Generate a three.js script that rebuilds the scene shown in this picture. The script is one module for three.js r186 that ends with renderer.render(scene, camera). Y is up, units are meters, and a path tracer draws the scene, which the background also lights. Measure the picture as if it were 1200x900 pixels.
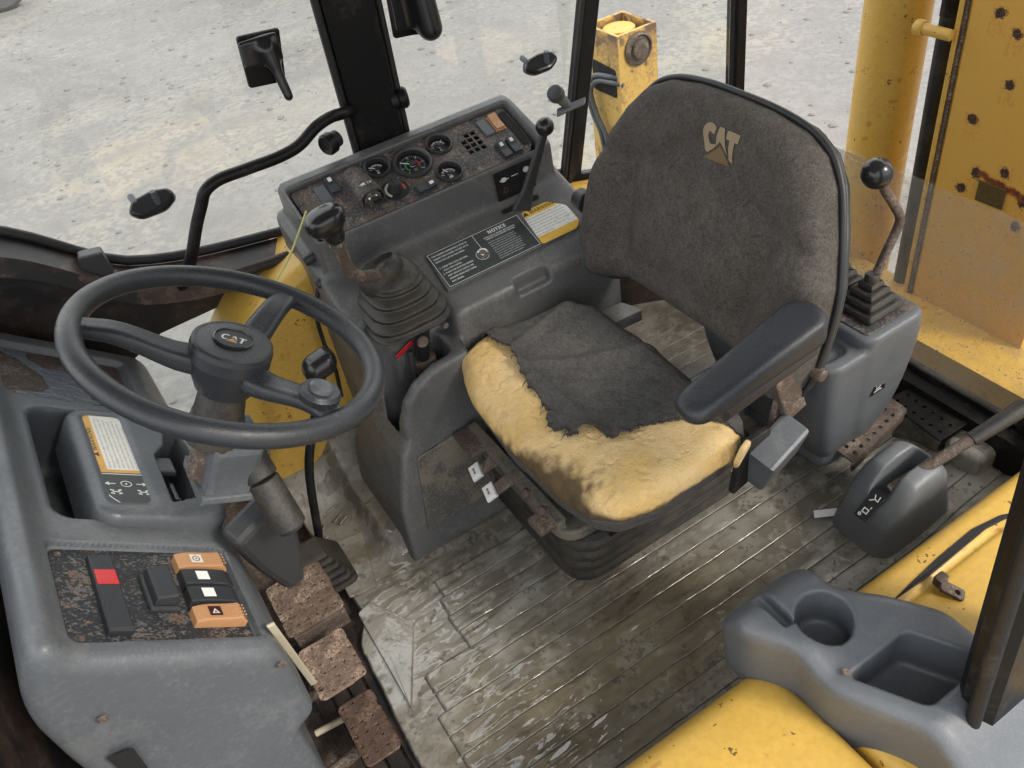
import * as THREE from 'three';
import { mergeGeometries } from 'three/addons/utils/BufferGeometryUtils.js';

// ---------------------------------------------------------------- camera, sky, sun, exposure
const R = Math.PI / 180;
const scene = new THREE.Scene();
const camera = new THREE.PerspectiveCamera(2 * Math.atan(0.45) / R, 4 / 3, 0.05, 400);
camera.position.set(0, 1.62, 0);
{
  const yaw = 25 * R, pitch = 41.25 * R, roll = -11 * R;
  const f = new THREE.Vector3(Math.sin(yaw) * Math.cos(pitch), -Math.sin(pitch), -Math.cos(yaw) * Math.cos(pitch));
  const r = new THREE.Vector3().crossVectors(f, new THREE.Vector3(0, 1, 0)).normalize();
  const u = new THREE.Vector3().crossVectors(r, f);
  const r2 = r.clone().multiplyScalar(Math.cos(roll)).addScaledVector(u, Math.sin(roll));
  const u2 = u.clone().multiplyScalar(Math.cos(roll)).addScaledVector(r, -Math.sin(roll));
  camera.quaternion.setFromRotationMatrix(new THREE.Matrix4().makeBasis(r2, u2, f.clone().negate()));
}
const renderer = new THREE.WebGLRenderer({ antialias: true });
renderer.toneMapping = THREE.LinearToneMapping;
renderer.toneMappingExposure = 1.9;
renderer.shadowMap.enabled = true;
{
  // overcast sky: bright grey-white cloud, a little brighter overhead, same all the way round
  const w = 64, h = 32, d = new Float32Array(w * h * 4);
  for (let y = 0; y < h; y++) for (let x = 0; x < w; x++) {
    const el = ((y + 0.5) / h - 0.5) * Math.PI, s = Math.sin(el), i = (y * w + x) * 4;
    const L = s > 0 ? 0.95 + 0.35 * s : 0.5;
    d[i] = L; d[i + 1] = L; d[i + 2] = L * 1.015; d[i + 3] = 1;
  }
  const t = new THREE.DataTexture(d, w, h, THREE.RGBAFormat, THREE.FloatType);
  t.mapping = THREE.EquirectangularReflectionMapping; t.magFilter = THREE.LinearFilter; t.needsUpdate = true;
  scene.background = t; scene.environment = t;
}
const sun = new THREE.DirectionalLight(0xfff4e6, 1.5);
sun.position.set(4.2, 6.6, 6.2); sun.target.position.set(0.5, 0, -1);
sun.castShadow = true; sun.shadow.radius = 24; sun.shadow.mapSize.set(2048, 2048);
Object.assign(sun.shadow.camera, { left: -6, right: 6, top: 6, bottom: -6, near: 0.5, far: 40 });
scene.add(sun, sun.target);

// ---------------------------------------------------------------- random numbers and noise
let seedState = 7;
const rnd = () => { seedState = (seedState + 0x6d2b79f5) | 0; let t = Math.imul(seedState ^ (seedState >>> 15), 1 | seedState); t = (t + Math.imul(t ^ (t >>> 7), 61 | t)) ^ t; return ((t ^ (t >>> 14)) >>> 0) / 4294967296; };
const rr = (a, b) => a + (b - a) * rnd();
const TAB = new Float32Array(65536); for (let i = 0; i < 65536; i++) TAB[i] = rnd();
const hsh = (x, y, s) => TAB[(Math.imul(x, 73) + Math.imul(y, 179 * 256 + 31) + Math.imul(s, 7919)) & 65535];
const cl = (v, a = 0, b = 1) => v < a ? a : v > b ? b : v;
const sm = (a, b, v) => { const t = cl((v - a) / (b - a)); return t * t * (3 - 2 * t); };
const mix = (a, b, t) => a + (b - a) * t;
function vn(x, y, per, s) {           // tileable value noise, period per
  const xi = Math.floor(x), yi = Math.floor(y), fx = x - xi, fy = y - yi;
  const u = fx * fx * (3 - 2 * fx), v = fy * fy * (3 - 2 * fy);
  const m = (k) => ((k % per) + per) % per, x0 = m(xi), x1 = m(xi + 1), y0 = m(yi), y1 = m(yi + 1);
  return mix(mix(hsh(x0, y0, s), hsh(x1, y0, s), u), mix(hsh(x0, y1, s), hsh(x1, y1, s), u), v);
}
function fbm(u, v, per, oct, s) {     // u, v in 0..1, tileable
  let a = 0, w = 0.5, t = 0;
  for (let o = 0; o < oct; o++) { a += w * vn(u * per, v * per, per, s + o * 17); t += w; w *= 0.5; per *= 2; }
  return a / t;
}
const n2 = (x, y, s = 3) => vn(x, y, 4096, s);                       // free noise on metres
const f2 = (x, y, s = 3, oct = 4) => { let a = 0, w = 0.5, t = 0, k = 1; for (let o = 0; o < oct; o++) { a += w * vn(x * k, y * k, 4096, s + o * 13); t += w; w *= 0.5; k *= 2.03; } return a / t; };

// ---------------------------------------------------------------- textures
function tex(n, f, srgb = true) {
  const d = new Uint8Array(n * n * 4);
  for (let y = 0; y < n; y++) for (let x = 0; x < n; x++) {
    const c = f((x + 0.5) / n, (y + 0.5) / n), i = (y * n + x) * 4;
    if (typeof c === 'number') d[i] = d[i + 1] = d[i + 2] = cl(c) * 255; else { d[i] = cl(c[0]) * 255; d[i + 1] = cl(c[1]) * 255; d[i + 2] = cl(c[2]) * 255; }
    d[i + 3] = 255;
  }
  const t = new THREE.DataTexture(d, n, n, THREE.RGBAFormat);
  t.wrapS = t.wrapT = THREE.RepeatWrapping; t.magFilter = THREE.LinearFilter; t.minFilter = THREE.LinearMipmapLinearFilter; t.generateMipmaps = true;
  if (srgb) t.colorSpace = THREE.SRGBColorSpace;
  t.needsUpdate = true; return t;
}
const rep = (t, metres) => { const c = t.clone(); c.repeat.set(1 / metres, 1 / metres); c.needsUpdate = true; return c; };
const s8 = (v) => cl(v) <= 0.0031308 ? 12.92 * cl(v) : 1.055 * Math.pow(cl(v), 1 / 2.4) - 0.055;       // linear -> sRGB
const lin = (c) => c.map(s8);
const mixc = (a, b, t) => [mix(a[0], b[0], t), mix(a[1], b[1], t), mix(a[2], b[2], t)];
function canvasTex(w, h, draw) {
  const c = document.createElement('canvas'); c.width = w; c.height = h; draw(c.getContext('2d'), w, h);
  const t = new THREE.CanvasTexture(c); t.colorSpace = THREE.SRGBColorSpace; t.magFilter = THREE.LinearFilter; t.anisotropy = 4; return t;
}

// worn moulded plastic: base grey, dusty patches with a ragged edge, scuffs
function wornPlastic(base, dust, amount, s) {
  return tex(1024, (u, v) => {
    const big = fbm(u, v, 4, 6, s), mid = fbm(u, v, 14, 5, s + 50), fine = fbm(u, v, 120, 3, s + 90);
    const d = sm(0.5 - amount * 0.2, 0.78 - amount * 0.2, big * 0.6 + mid * 0.4 + (fine - 0.5) * 0.35) * amount;
    const speck = fine > 0.74 ? 0.35 : 0;
    const scr = sm(0.80, 0.9, fbm(u * 1, v, 3, 2, s + 7)) * 0 + (Math.abs(vn(u * 14 + v * 60, v * 4 - u * 3, 4096, s + 33) - 0.5) < 0.012 ? 0.25 : 0);
    let c = mixc(base, dust, cl(d * 0.75 + speck * amount * 0.6 + scr * amount));
    const k = 0.93 + 0.14 * (mid * 0.3 + fine * 0.7);
    return lin([c[0] * k, c[1] * k, c[2] * k]);
  });
}
const T = {};
T.plastic = wornPlastic([0.094, 0.097, 0.1], [0.22, 0.21, 0.19], 0.4, 1);
T.dash = wornPlastic([0.093, 0.104, 0.117], [0.2, 0.2, 0.19], 0.33, 5);
T.tray = wornPlastic([0.098, 0.109, 0.122], [0.19, 0.19, 0.18], 0.2, 9);
T.dirty = wornPlastic([0.075, 0.075, 0.072], [0.2, 0.175, 0.13], 0.95, 13);
T.fine = tex(512, (u, v) => fbm(u, v, 90, 3, 21), false);
T.lumps = tex(512, (u, v) => fbm(u, v, 8, 6, 23), false);
T.rough = tex(512, (u, v) => { const k = 0.4 + 0.3 * (fbm(u, v, 7, 6, 29) - 0.4) + 0.12 * (fbm(u, v, 60, 2, 31) - 0.5); return [k, k, k]; }, false);
T.flake = tex(1024, (u, v) => {         // black paint flaking off brown rust
  const a = fbm(u, v, 12, 6, 61), b = fbm(u, v, 48, 4, 67), c = fbm(u, v, 4, 3, 71);
  const bare = sm(0.51, 0.62, a * 0.55 + b * 0.3 + c * 0.25);
  const dusty = sm(0.55, 0.8, b * 0.6 + fbm(u, v, 9, 4, 77) * 0.5);
  let col = mixc([0.04, 0.041, 0.043], mixc([0.115, 0.082, 0.067], [0.07, 0.053, 0.046], b), bare);
  col = mixc(col, [0.22, 0.205, 0.185], cl(dusty * 0.4 * (0.5 + bare) + 0.5 * sm(0.62, 0.72, fbm(u, v, 110, 2, 79))));
  return lin(col);
});
T.flakeB = tex(1024, (u, v) => 1 - sm(0.45, 0.6, fbm(u, v, 12, 6, 61) * 0.55 + fbm(u, v, 48, 4, 67) * 0.3 + fbm(u, v, 4, 3, 71) * 0.25) * 0.8 + 0.2 * fbm(u, v, 90, 2, 5), false);
T.speckle = tex(1024, (u, v) => {       // black pebbled plate full of pale dust in its grain
  const a = fbm(u, v, 84, 4, 161), c = fbm(u, v, 7, 5, 171), e = fbm(u, v, 44, 3, 176);
  const dust = sm(0.46, 0.62, a * 0.7 + c * 0.45 - 0.1);
  let col = mixc([0.018, 0.021, 0.027], mixc([0.15, 0.15, 0.155], [0.2, 0.165, 0.12], sm(0.45, 0.6, e)), dust * 0.8);
  col = mixc(col, [0.16, 0.08, 0.045], sm(0.62, 0.7, c * 0.7 + e * 0.3) * 0.5);
  return lin(col);
});
T.rust = tex(1024, (u, v) => {
  const a = fbm(u, v, 9, 6, 81), b = fbm(u, v, 40, 4, 87), c = fbm(u, v, 110, 2, 83);
  let col = mixc([0.06, 0.045, 0.037], [0.14, 0.102, 0.08], a * 0.7 + b * 0.4 - 0.05);
  col = mixc(col, [0.26, 0.215, 0.175], sm(0.52, 0.75, a * 0.55 + c * 0.5) * 0.8);
  col = mixc(col, [0.03, 0.022, 0.018], sm(0.64, 0.76, b) * 0.7);
  return lin(col);
});
T.yellow = tex(1024, (u, v) => {        // machine enamel, dulled, with small chips and rust bleeding round them
  const a = fbm(u, v, 5, 5, 91), b = fbm(u, v, 70, 3, 97), c = fbm(u, v, 24, 5, 99), e = fbm(u, v, 10, 4, 94);
  let col = mixc([0.61, 0.378, 0.062], [0.55, 0.352, 0.085], a);
  const g = 0.9 + 0.2 * b; col = col.map((x) => x * g);
  col = mixc(col, [0.36, 0.15, 0.035], sm(0.69, 0.8, c) * 0.6);
  const chip = sm(0.70, 0.73, b * 0.55 + e * 0.45);
  col = mixc(col, [0.07, 0.035, 0.02], chip * 0.85);
  return lin(col);
});
T.yellowOld = tex(1024, (u, v) => {     // the same enamel, much more rusted
  const a = fbm(u, v, 4, 6, 291), b = fbm(u, v, 60, 3, 297), c = fbm(u, v, 14, 5, 299);
  let col = mixc([0.6, 0.385, 0.09], [0.5, 0.33, 0.11], b);
  col = mixc(col, [0.3, 0.17, 0.075], sm(0.44, 0.62, a * 0.7 + b * 0.3) * 0.75);
  col = mixc(col, [0.1, 0.065, 0.05], sm(0.56, 0.66, a * 0.5 + c * 0.5) * 0.8);
  return lin(col);
});
T.black = tex(512, (u, v) => {
  const a = fbm(u, v, 6, 5, 101), b = fbm(u, v, 50, 3, 103);
  let col = [0.007, 0.007, 0.0075];
  col = mixc(col, [0.06, 0.054, 0.047], sm(0.58, 0.8, a * 0.7 + b * 0.4) * 0.35);
  return lin(col);
});
T.blackRust = tex(1024, (u, v) => {
  const a = fbm(u, v, 5, 6, 111), b = fbm(u, v, 36, 4, 113);
  let col = mixc([0.010, 0.010, 0.010], [0.04, 0.026, 0.021], sm(0.45, 0.65, a));
  col = mixc(col, [0.11, 0.09, 0.075], sm(0.6, 0.78, b * 0.6 + a * 0.45) * 0.35);
  return lin(col);
});
T.cloth = tex(512, (u, v) => {          // knitted upholstery, flecked
  const w = 0.5 + 0.25 * Math.sin(u * 2 * Math.PI * 80) + 0.25 * Math.sin(v * 2 * Math.PI * 80);
  const f = fbm(u, v, 150, 2, 121), a = fbm(u, v, 7, 5, 123);
  const mo = fbm(u, v, 40, 3, 127), k = 0.42 + 1.0 * (f - 0.1) + 0.25 * (w - 0.5) + 0.2 * (a - 0.5) + 0.5 * (mo - 0.5);
  const c = mixc([0.096, 0.087, 0.078], [0.118, 0.107, 0.096], a);
  return lin(c.map((x) => x * k));
});
T.clothB = tex(512, (u, v) => 0.35 + 0.22 * Math.sin(u * 2 * Math.PI * 80) * Math.sin(v * 2 * Math.PI * 80) + 0.6 * fbm(u, v, 150, 2, 121), false);
T.foam = tex(1024, (u, v) => {
  const a = fbm(u, v, 6, 6, 131), b = fbm(u, v, 60, 3, 133), c = fbm(u, v, 22, 4, 137);
  let col = mixc([0.72, 0.53, 0.265], [0.67, 0.455, 0.175], sm(0.3, 0.75, a));
  col = mixc(col, [0.42, 0.25, 0.085], sm(0.6, 0.85, c) * 0.3);
  const k = 0.93 + 0.14 * b; return lin(col.map((x) => x * k));
});
// the floor mat, one sheet of 2 x 2 m (u = x / 2, v = z / 2): damp brown mud where people step, dried grey silt round it, water lying in front of the seat
const matWet = (x, z) => {
  const e = (cx, cz, a, b) => ((x - cx) / a) ** 2 + ((z - cz) / b) ** 2;
  const w = Math.max(1.05 - e(0.33, -1.10, 0.32, 0.25), 1.0 - e(0.45, -0.80, 0.42, 0.22), 0.85 - e(0.92, -0.82, 0.30, 0.18), 0.6 - e(0.24, -1.42, 0.16, 0.1));
  return w + 1.5 * (f2(x * 9, z * 26, 141, 5) - 0.5) + 0.7 * (f2(x * 34, z * 70, 145, 3) - 0.5);
};
T.foamB = tex(512, (u, v) => { const a = fbm(u, v, 8, 5, 23), p = fbm(u, v, 34, 3, 323), q = fbm(u, v, 80, 2, 327); return 0.75 * a + 0.25 * q - 0.25 * sm(0.6, 0.76, p) + 0.1; }, false);
T.mat = tex(2048, (u, v) => {
  const x = u * 2, z = (v - 1) * 2, a = f2(x * 5, z * 7, 241, 5), b = f2(x * 42, z * 42, 243, 4), c = f2(x * 13, z * 18, 247, 5), e = f2(x * 130, z * 130, 249, 2);
  const brown = sm(0.95, 0.1, Math.hypot((x - 0.50) / 0.55, (z + 0.80) / 0.30) + (a - 0.5) * 1.4);
  let col = mixc([0.29, 0.28, 0.25], [0.15, 0.138, 0.112], sm(0.36, 0.6, a * 0.45 + c * 0.55));
  col = mixc(col, mixc([0.082, 0.062, 0.034], [0.165, 0.138, 0.09], sm(0.35, 0.62, c)), cl(brown * 0.9));
  col = mixc(col, [0.33, 0.315, 0.27], sm(0.53, 0.68, b * 0.45 + c * 0.55) * 0.7 * (1 - 0.6 * brown));
  col = mixc(col, [0.06, 0.05, 0.038], sm(0.6, 0.74, e * 0.5 + b * 0.5) * 0.6);
  return lin(col);
});
T.matR = tex(1024, (u, v) => { const x = u * 2, z = (v - 1) * 2; return mix(0.55, 0.045, sm(0.05, 0.35, matWet(x, z))); }, false);
T.matB = tex(2048, (u, v) => { const x = u * 2, z = (v - 1) * 2, k = 1 - 0.88 * sm(-0.1, 0.3, matWet(x, z)); return 0.5 + k * (0.8 * (f2(x * 90, z * 90, 255, 4) - 0.5) + 0.3 * (f2(x * 26, z * 26, 257, 3) - 0.5)); }, false);
T.ground = tex(2048, (u, v) => {        // compacted limestone yard: grey fines, pale yellowish washed patches, small stones
  const a = fbm(u, v, 5, 6, 181), b = fbm(u, v, 160, 4, 183), c = fbm(u, v, 20, 6, 187);
  const st = fbm(u, v + 0.012 * c, 4, 2, 190) * 0.4 + 0.6 * vn(u * 5, v * 34 + u * 9, 4096, 191);
  let col = mixc([0.185, 0.18, 0.173], [0.225, 0.219, 0.211], sm(0.2, 0.8, b));
  col = mixc(col, [0.29, 0.272, 0.23], sm(0.5, 0.78, a * 0.5 + st * 0.5 + (b - 0.5) * 0.6) * 0.6);
  col = mixc(col, [0.12, 0.116, 0.112], sm(0.52, 0.76, c * 0.6 + b * 0.4) * 0.35);
  return lin(col);
});
T.groundB = tex(1024, (u, v) => fbm(u, v, 120, 4, 183) * 0.7 + fbm(u, v, 20, 4, 187) * 0.6, false);
T.dustGlass = (() => {                  // dried dust in soft drifts, with round dried drops
  const n = 1024, m = new Float32Array(n * n);
  for (let i = 0; i < 2600; i++) {
    const cx = rr(0, n), cy = rr(0, n), r = 1 + 3.4 * Math.pow(rnd(), 2.5), a = rr(0.35, 1), R0 = Math.ceil(r + 1);
    for (let y = -R0; y <= R0; y++) for (let x = -R0; x <= R0; x++) { const k = (((Math.floor(cy) + y + n) % n) * n) + ((Math.floor(cx) + x + n) % n); m[k] = Math.max(m[k], a * cl(r - Math.hypot(x, y) + 0.5)); }
  }
  return tex(n, (u, v) => { const a = fbm(u, v, 4, 6, 201), c = fbm(u, v, 30, 3, 209); return cl(0.14 + 0.45 * sm(0.4, 0.68, a) + 0.6 * m[Math.floor(v * n) * n + Math.floor(u * n)] + 0.3 * (c - 0.45)); }, false);
})();

// ---------------------------------------------------------------- materials
const std = (o) => new THREE.MeshStandardMaterial(o), phy = (o) => new THREE.MeshPhysicalMaterial(o);
const M = {
  plastic: std({ map: rep(T.plastic, 0.55), roughnessMap: rep(T.rough, 0.4), roughness: 1, bumpMap: rep(T.fine, 0.13), bumpScale: 0.00035 }),
  dash: std({ map: rep(T.dash, 0.7), roughnessMap: rep(T.rough, 0.5), roughness: 0.95, bumpMap: rep(T.fine, 0.13), bumpScale: 0.0003 }),
  tray: std({ map: rep(T.tray, 0.6), roughnessMap: rep(T.rough, 0.4), roughness: 1, bumpMap: rep(T.fine, 0.1), bumpScale: 0.0003 }),
  dirty: std({ map: rep(T.dirty, 0.45), roughnessMap: rep(T.rough, 0.4), roughness: 1.05, bumpMap: rep(T.lumps, 0.2), bumpScale: 0.0012 }),
  flake: std({ map: rep(T.flake, 0.3), roughness: 0.6, bumpMap: rep(T.flakeB, 0.3), bumpScale: 0.0012 }),
  speckle: std({ map: rep(T.speckle, 0.22), roughness: 0.55, bumpMap: rep(T.fine, 0.06), bumpScale: 0.0012 }),
  rust: std({ map: rep(T.rust, 0.25), roughness: 0.75, bumpMap: rep(T.lumps, 0.12), bumpScale: 0.003, metalness: 0.1 }),
  yellow: std({ map: rep(T.yellow, 0.55), roughness: 0.42, bumpMap: rep(T.lumps, 0.3), bumpScale: 0.0008 }),
  black: phy({ map: rep(T.black, 0.4), roughness: 0.42, specularIntensity: 0.45, bumpMap: rep(T.lumps, 0.25), bumpScale: 0.0006 }),
  blackRust: std({ map: rep(T.blackRust, 0.5), roughness: 0.6, bumpMap: rep(T.lumps, 0.2), bumpScale: 0.0015 }),
  knob: std({ color: new THREE.Color().setRGB(0.016, 0.017, 0.019), roughness: 0.22 }),
  knobDull: std({ color: new THREE.Color().setRGB(0.03, 0.032, 0.035), roughness: 0.42, bumpMap: rep(T.fine, 0.08), bumpScale: 0.0003 }),
  rubber: std({ map: rep(T.black, 0.3), color: 0xffffff, roughness: 0.55, bumpMap: rep(T.fine, 0.1), bumpScale: 0.0005 }),
  boot: std({ map: rep(T.dirty, 0.3), color: new THREE.Color().setRGB(0.27, 0.275, 0.29), roughness: 0.5, bumpMap: rep(T.fine, 0.1), bumpScale: 0.0004 }),
  wheel: std({ roughnessMap: rep(T.rough, 0.25), map: rep(T.dash, 0.5), color: new THREE.Color().setRGB(0.28, 0.295, 0.315), roughness: 0.75, bumpMap: rep(T.fine, 0.06), bumpScale: 0.0003 }),
  cloth: std({ map: rep(T.cloth, 0.2), roughness: 0.95, bumpMap: rep(T.clothB, 0.2), bumpScale: 0.0012 }),
  clothDark: std({ map: rep(T.cloth, 0.2), color: new THREE.Color().setRGB(0.86, 0.93, 1.02), roughness: 0.9, bumpMap: rep(T.clothB, 0.2), bumpScale: 0.0016 }),
  foam: std({ map: rep(T.foam, 0.5), vertexColors: true, roughness: 0.9, bumpMap: rep(T.foamB, 0.24), bumpScale: 0.0034 }),
  vinyl: std({ color: new THREE.Color().setRGB(0.026, 0.030, 0.037), roughness: 0.7, roughnessMap: rep(T.rough, 0.3), bumpMap: rep(T.fine, 0.07), bumpScale: 0.0005 }),
  mat: phy({ map: rep(T.mat, 2), roughnessMap: rep(T.matR, 2), roughness: 1, ior: 1.8, bumpMap: rep(T.matB, 2), bumpScale: 0.003 }),
  ground: std({ vertexColors: true, map: rep(T.ground, 5.5), roughness: 0.95, bumpMap: rep(T.groundB, 2.2), bumpScale: 0.009 }),
  steel: std({ color: new THREE.Color().setRGB(0.4, 0.39, 0.37), metalness: 0.85, roughness: 0.4, roughnessMap: rep(T.rough, 0.2) }),
  greyMetal: std({ map: rep(T.dash, 0.3), color: new THREE.Color().setRGB(1, 1, 1), roughness: 0.45, metalness: 0.25 }),
  orange: std({ color: new THREE.Color().setRGB(0.5, 0.265, 0.125), roughness: 0.5, roughnessMap: rep(T.rough, 0.1), bumpMap: rep(T.fine, 0.04), bumpScale: 0.0006 }),
  switchBlack: std({ color: new THREE.Color().setRGB(0.028, 0.031, 0.036), roughness: 0.45, bumpMap: rep(T.fine, 0.06), bumpScale: 0.0006 }),
  white: std({ color: new THREE.Color().setRGB(0.75, 0.76, 0.76), roughness: 0.4 }),
  red: std({ color: new THREE.Color().setRGB(0.5, 0.028, 0.032), roughness: 0.3 }),
  beige: std({ color: new THREE.Color().setRGB(0.45, 0.41, 0.3), roughness: 0.6, bumpMap: rep(T.lumps, 0.1), bumpScale: 0.001 }),
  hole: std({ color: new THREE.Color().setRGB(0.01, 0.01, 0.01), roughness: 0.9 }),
  glass: phy({ color: new THREE.Color().setRGB(0.97, 0.985, 0.975), transmission: 1, roughness: 0.02, thickness: 0, ior: 1.45 }),
  liner: std({ color: new THREE.Color().setRGB(0.3, 0.3, 0.29), roughness: 0.9 }),
  cord: std({ color: new THREE.Color().setRGB(0.5, 0.5, 0.18), roughness: 0.5 }),
};

// ---------------------------------------------------------------- geometry helpers
const V = (x, y, z) => new THREE.Vector3(x, y, z);
function boxUV(g0) {                    // uv in metres from the dominant direction of each triangle
  const g = g0.index ? g0.toNonIndexed() : g0;
  const p = g.attributes.position, n = p.count, uv = new Float32Array(n * 2);
  const a = V(), b = V(), c = V(), e = V();
  for (let i = 0; i < n; i += 3) {
    a.fromBufferAttribute(p, i); b.fromBufferAttribute(p, i + 1); c.fromBufferAttribute(p, i + 2);
    e.copy(b).sub(a).cross(c.clone().sub(a));
    const x = Math.abs(e.x), y = Math.abs(e.y), z = Math.abs(e.z), k = y >= x && y >= z ? 1 : x >= z ? 0 : 2;
    for (let j = 0; j < 3; j++) {
      const q = j === 0 ? a : j === 1 ? b : c, o = (i + j) * 2;
      uv[o] = k === 0 ? q.z : q.x; uv[o + 1] = k === 1 ? q.z : q.y;
    }
  }
  g.setAttribute('uv', new THREE.BufferAttribute(uv, 2));
  return g;
}
const clean = (g) => { const h = g.index ? g.toNonIndexed() : g.clone(); for (const k of Object.keys(h.attributes)) if (!['position', 'normal'].includes(k)) h.deleteAttribute(k); h.morphAttributes = {}; return h; };
const join = (...gs) => mergeGeometries(gs.flat().map(clean));
const mv = (g, x, y, z) => g.translate(x, y, z);
// basis with origin O, x axis X, y axis near Y
function frame(O, X, Y) {
  const x = V(...X).normalize(), z = x.clone().cross(V(...Y)).normalize(), y = z.clone().cross(x);
  return new THREE.Matrix4().makeBasis(x, y, z).setPosition(...O);
}
const inF = (g, F) => g.applyMatrix4(F);
function rbox(w, h, d, r = 0.004, seg = 2) {       // box with rounded edges, centred
  const s = new THREE.Shape(), x = w / 2 - r, y = h / 2 - r; r = Math.min(r, w / 2.01, h / 2.01, d / 2.01);
  const X = w / 2 - r, Y = h / 2 - r;
  s.moveTo(-X, -Y); s.lineTo(X, -Y); s.lineTo(X, Y); s.lineTo(-X, Y); s.closePath();
  const g = new THREE.ExtrudeGeometry(s, { depth: Math.max(d - 2 * r, 1e-4), bevelEnabled: true, bevelThickness: r, bevelSize: r, bevelSegments: seg, curveSegments: 4 });
  return g.translate(0, 0, -Math.max(d - 2 * r, 1e-4) / 2);
}
function roundShape(pts, r) {                        // polygon with rounded corners
  const s = new THREE.Shape(), n = pts.length;
  for (let i = 0; i < n; i++) {
    const p = pts[i], a = pts[(i + n - 1) % n], b = pts[(i + 1) % n], q = Array.isArray(r) ? r[i] : (p[2] ?? r);
    const la = Math.hypot(a[0] - p[0], a[1] - p[1]), lb = Math.hypot(b[0] - p[0], b[1] - p[1]), k = Math.min(q, la * 0.49, lb * 0.49);
    const s0 = [p[0] + (a[0] - p[0]) / la * k, p[1] + (a[1] - p[1]) / la * k], s1 = [p[0] + (b[0] - p[0]) / lb * k, p[1] + (b[1] - p[1]) / lb * k];
    if (i === 0) s.moveTo(...s0); else s.lineTo(...s0);
    if (k > 1e-5) s.quadraticCurveTo(p[0], p[1], ...s1);
  }
  s.closePath(); return s;
}
function plate(pts, depth, { r = 0.005, bevel = 0.002, holes = [], seg = 6 } = {}) {   // in local xy, front face at z = depth
  const s = roundShape(pts, r);
  for (const h of holes) s.holes.push(h.isShape || h.curves ? h : roundShape(h, 0.004));
  const b = Math.min(bevel, depth / 2.1);
  const g = new THREE.ExtrudeGeometry(s, { depth: depth - 2 * b, bevelEnabled: b > 0, bevelThickness: b, bevelSize: b, bevelOffset: -b, bevelSegments: 2, curveSegments: seg });
  return g.translate(0, 0, b);
}
const circleHole = (x, y, r) => { const h = new THREE.Path(); h.absarc(x, y, r, 0, Math.PI * 2, true); h.isShape = true; return h; };
function tube(pts, r, { seg = 8, rad = 12, closed = false, sharp = false, cap = true } = {}) {
  const v = pts.map((p) => V(...p));
  let curve;
  if (sharp) { curve = new THREE.CurvePath(); for (let i = 0; i + 1 < v.length; i++) curve.add(new THREE.LineCurve3(v[i], v[i + 1])); }
  else curve = new THREE.CatmullRomCurve3(v, closed, 'centripetal');
  const g = new THREE.TubeGeometry(curve, seg * (v.length - 1), r, rad, closed);
  if (closed || !cap) return clean(g);
  const caps = [[v[0], curve.getTangentAt(0).negate()], [v[v.length - 1], curve.getTangentAt(1)]].map(([p, t]) => {
    const c = new THREE.SphereGeometry(r, rad, 4, 0, Math.PI * 2, 0, Math.PI / 2); c.scale(1, 0.35, 1);
    return c.applyQuaternion(new THREE.Quaternion().setFromUnitVectors(V(0, 1, 0), t)).translate(p.x, p.y, p.z);
  });
  return join(g, ...caps);
}
function rod(a, b, r0, r1 = r0, rad = 20) {          // tapered bar between two points
  const A = V(...a), B = V(...b), d = B.clone().sub(A), L = d.length();
  const e = Math.min(0.003, r0 * 0.3, r1 * 0.3);
  const g = new THREE.LatheGeometry([[0, 0], [r0 - e, 0], [r0, e], [r1, L - e], [r1 - e, L], [0, L]].map((p) => new THREE.Vector2(...p)), rad);
  return clean(crease(g).applyQuaternion(new THREE.Quaternion().setFromUnitVectors(V(0, 1, 0), d.normalize())).translate(A.x, A.y, A.z));
}
function crease(g) { return g; }
function lathe(pts, rad = 32) {
  const P = []; pts.forEach((p, i) => { P.push(new THREE.Vector2(p[0], p[1])); if (i > 0 && i < pts.length - 1) P.push(new THREE.Vector2(p[0] + 1e-5, p[1] + 1e-5)); });
  return clean(new THREE.LatheGeometry(P, rad));
}
const alongDir = (g, p, dir) => g.applyQuaternion(new THREE.Quaternion().setFromUnitVectors(V(0, 1, 0), V(...dir).normalize())).translate(...p);
// soft solids: a distance function meshed with surface nets
const smin = (a, b, k) => { const h = Math.max(k - Math.abs(a - b), 0) / k; return Math.min(a, b) - h * h * k * 0.25; };
const smax = (a, b, k) => -smin(-a, -b, k);
const sdB = (x, y, z, hx, hy, hz, r) => {
  const qx = Math.abs(x) - hx + r, qy = Math.abs(y) - hy + r, qz = Math.abs(z) - hz + r;
  const ax = Math.max(qx, 0), ay = Math.max(qy, 0), az = Math.max(qz, 0);
  return Math.sqrt(ax * ax + ay * ay + az * az) + Math.min(Math.max(qx, qy, qz), 0) - r;
};
const sdCyl = (x, y, z, rad, h, r) => { const a = Math.hypot(x, z) - rad + r, b = Math.abs(y) - h + r; return Math.min(Math.max(a, b), 0) + Math.hypot(Math.max(a, 0), Math.max(b, 0)) - r; };
const sdCaps = (x, y, z, a, b, r0, r1 = r0) => {
  const bx = b[0] - a[0], by = b[1] - a[1], bz = b[2] - a[2], px = x - a[0], py = y - a[1], pz = z - a[2];
  const t = cl((px * bx + py * by + pz * bz) / (bx * bx + by * by + bz * bz));
  return Math.hypot(px - bx * t, py - by * t, pz - bz * t) - mix(r0, r1, t);
};
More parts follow.
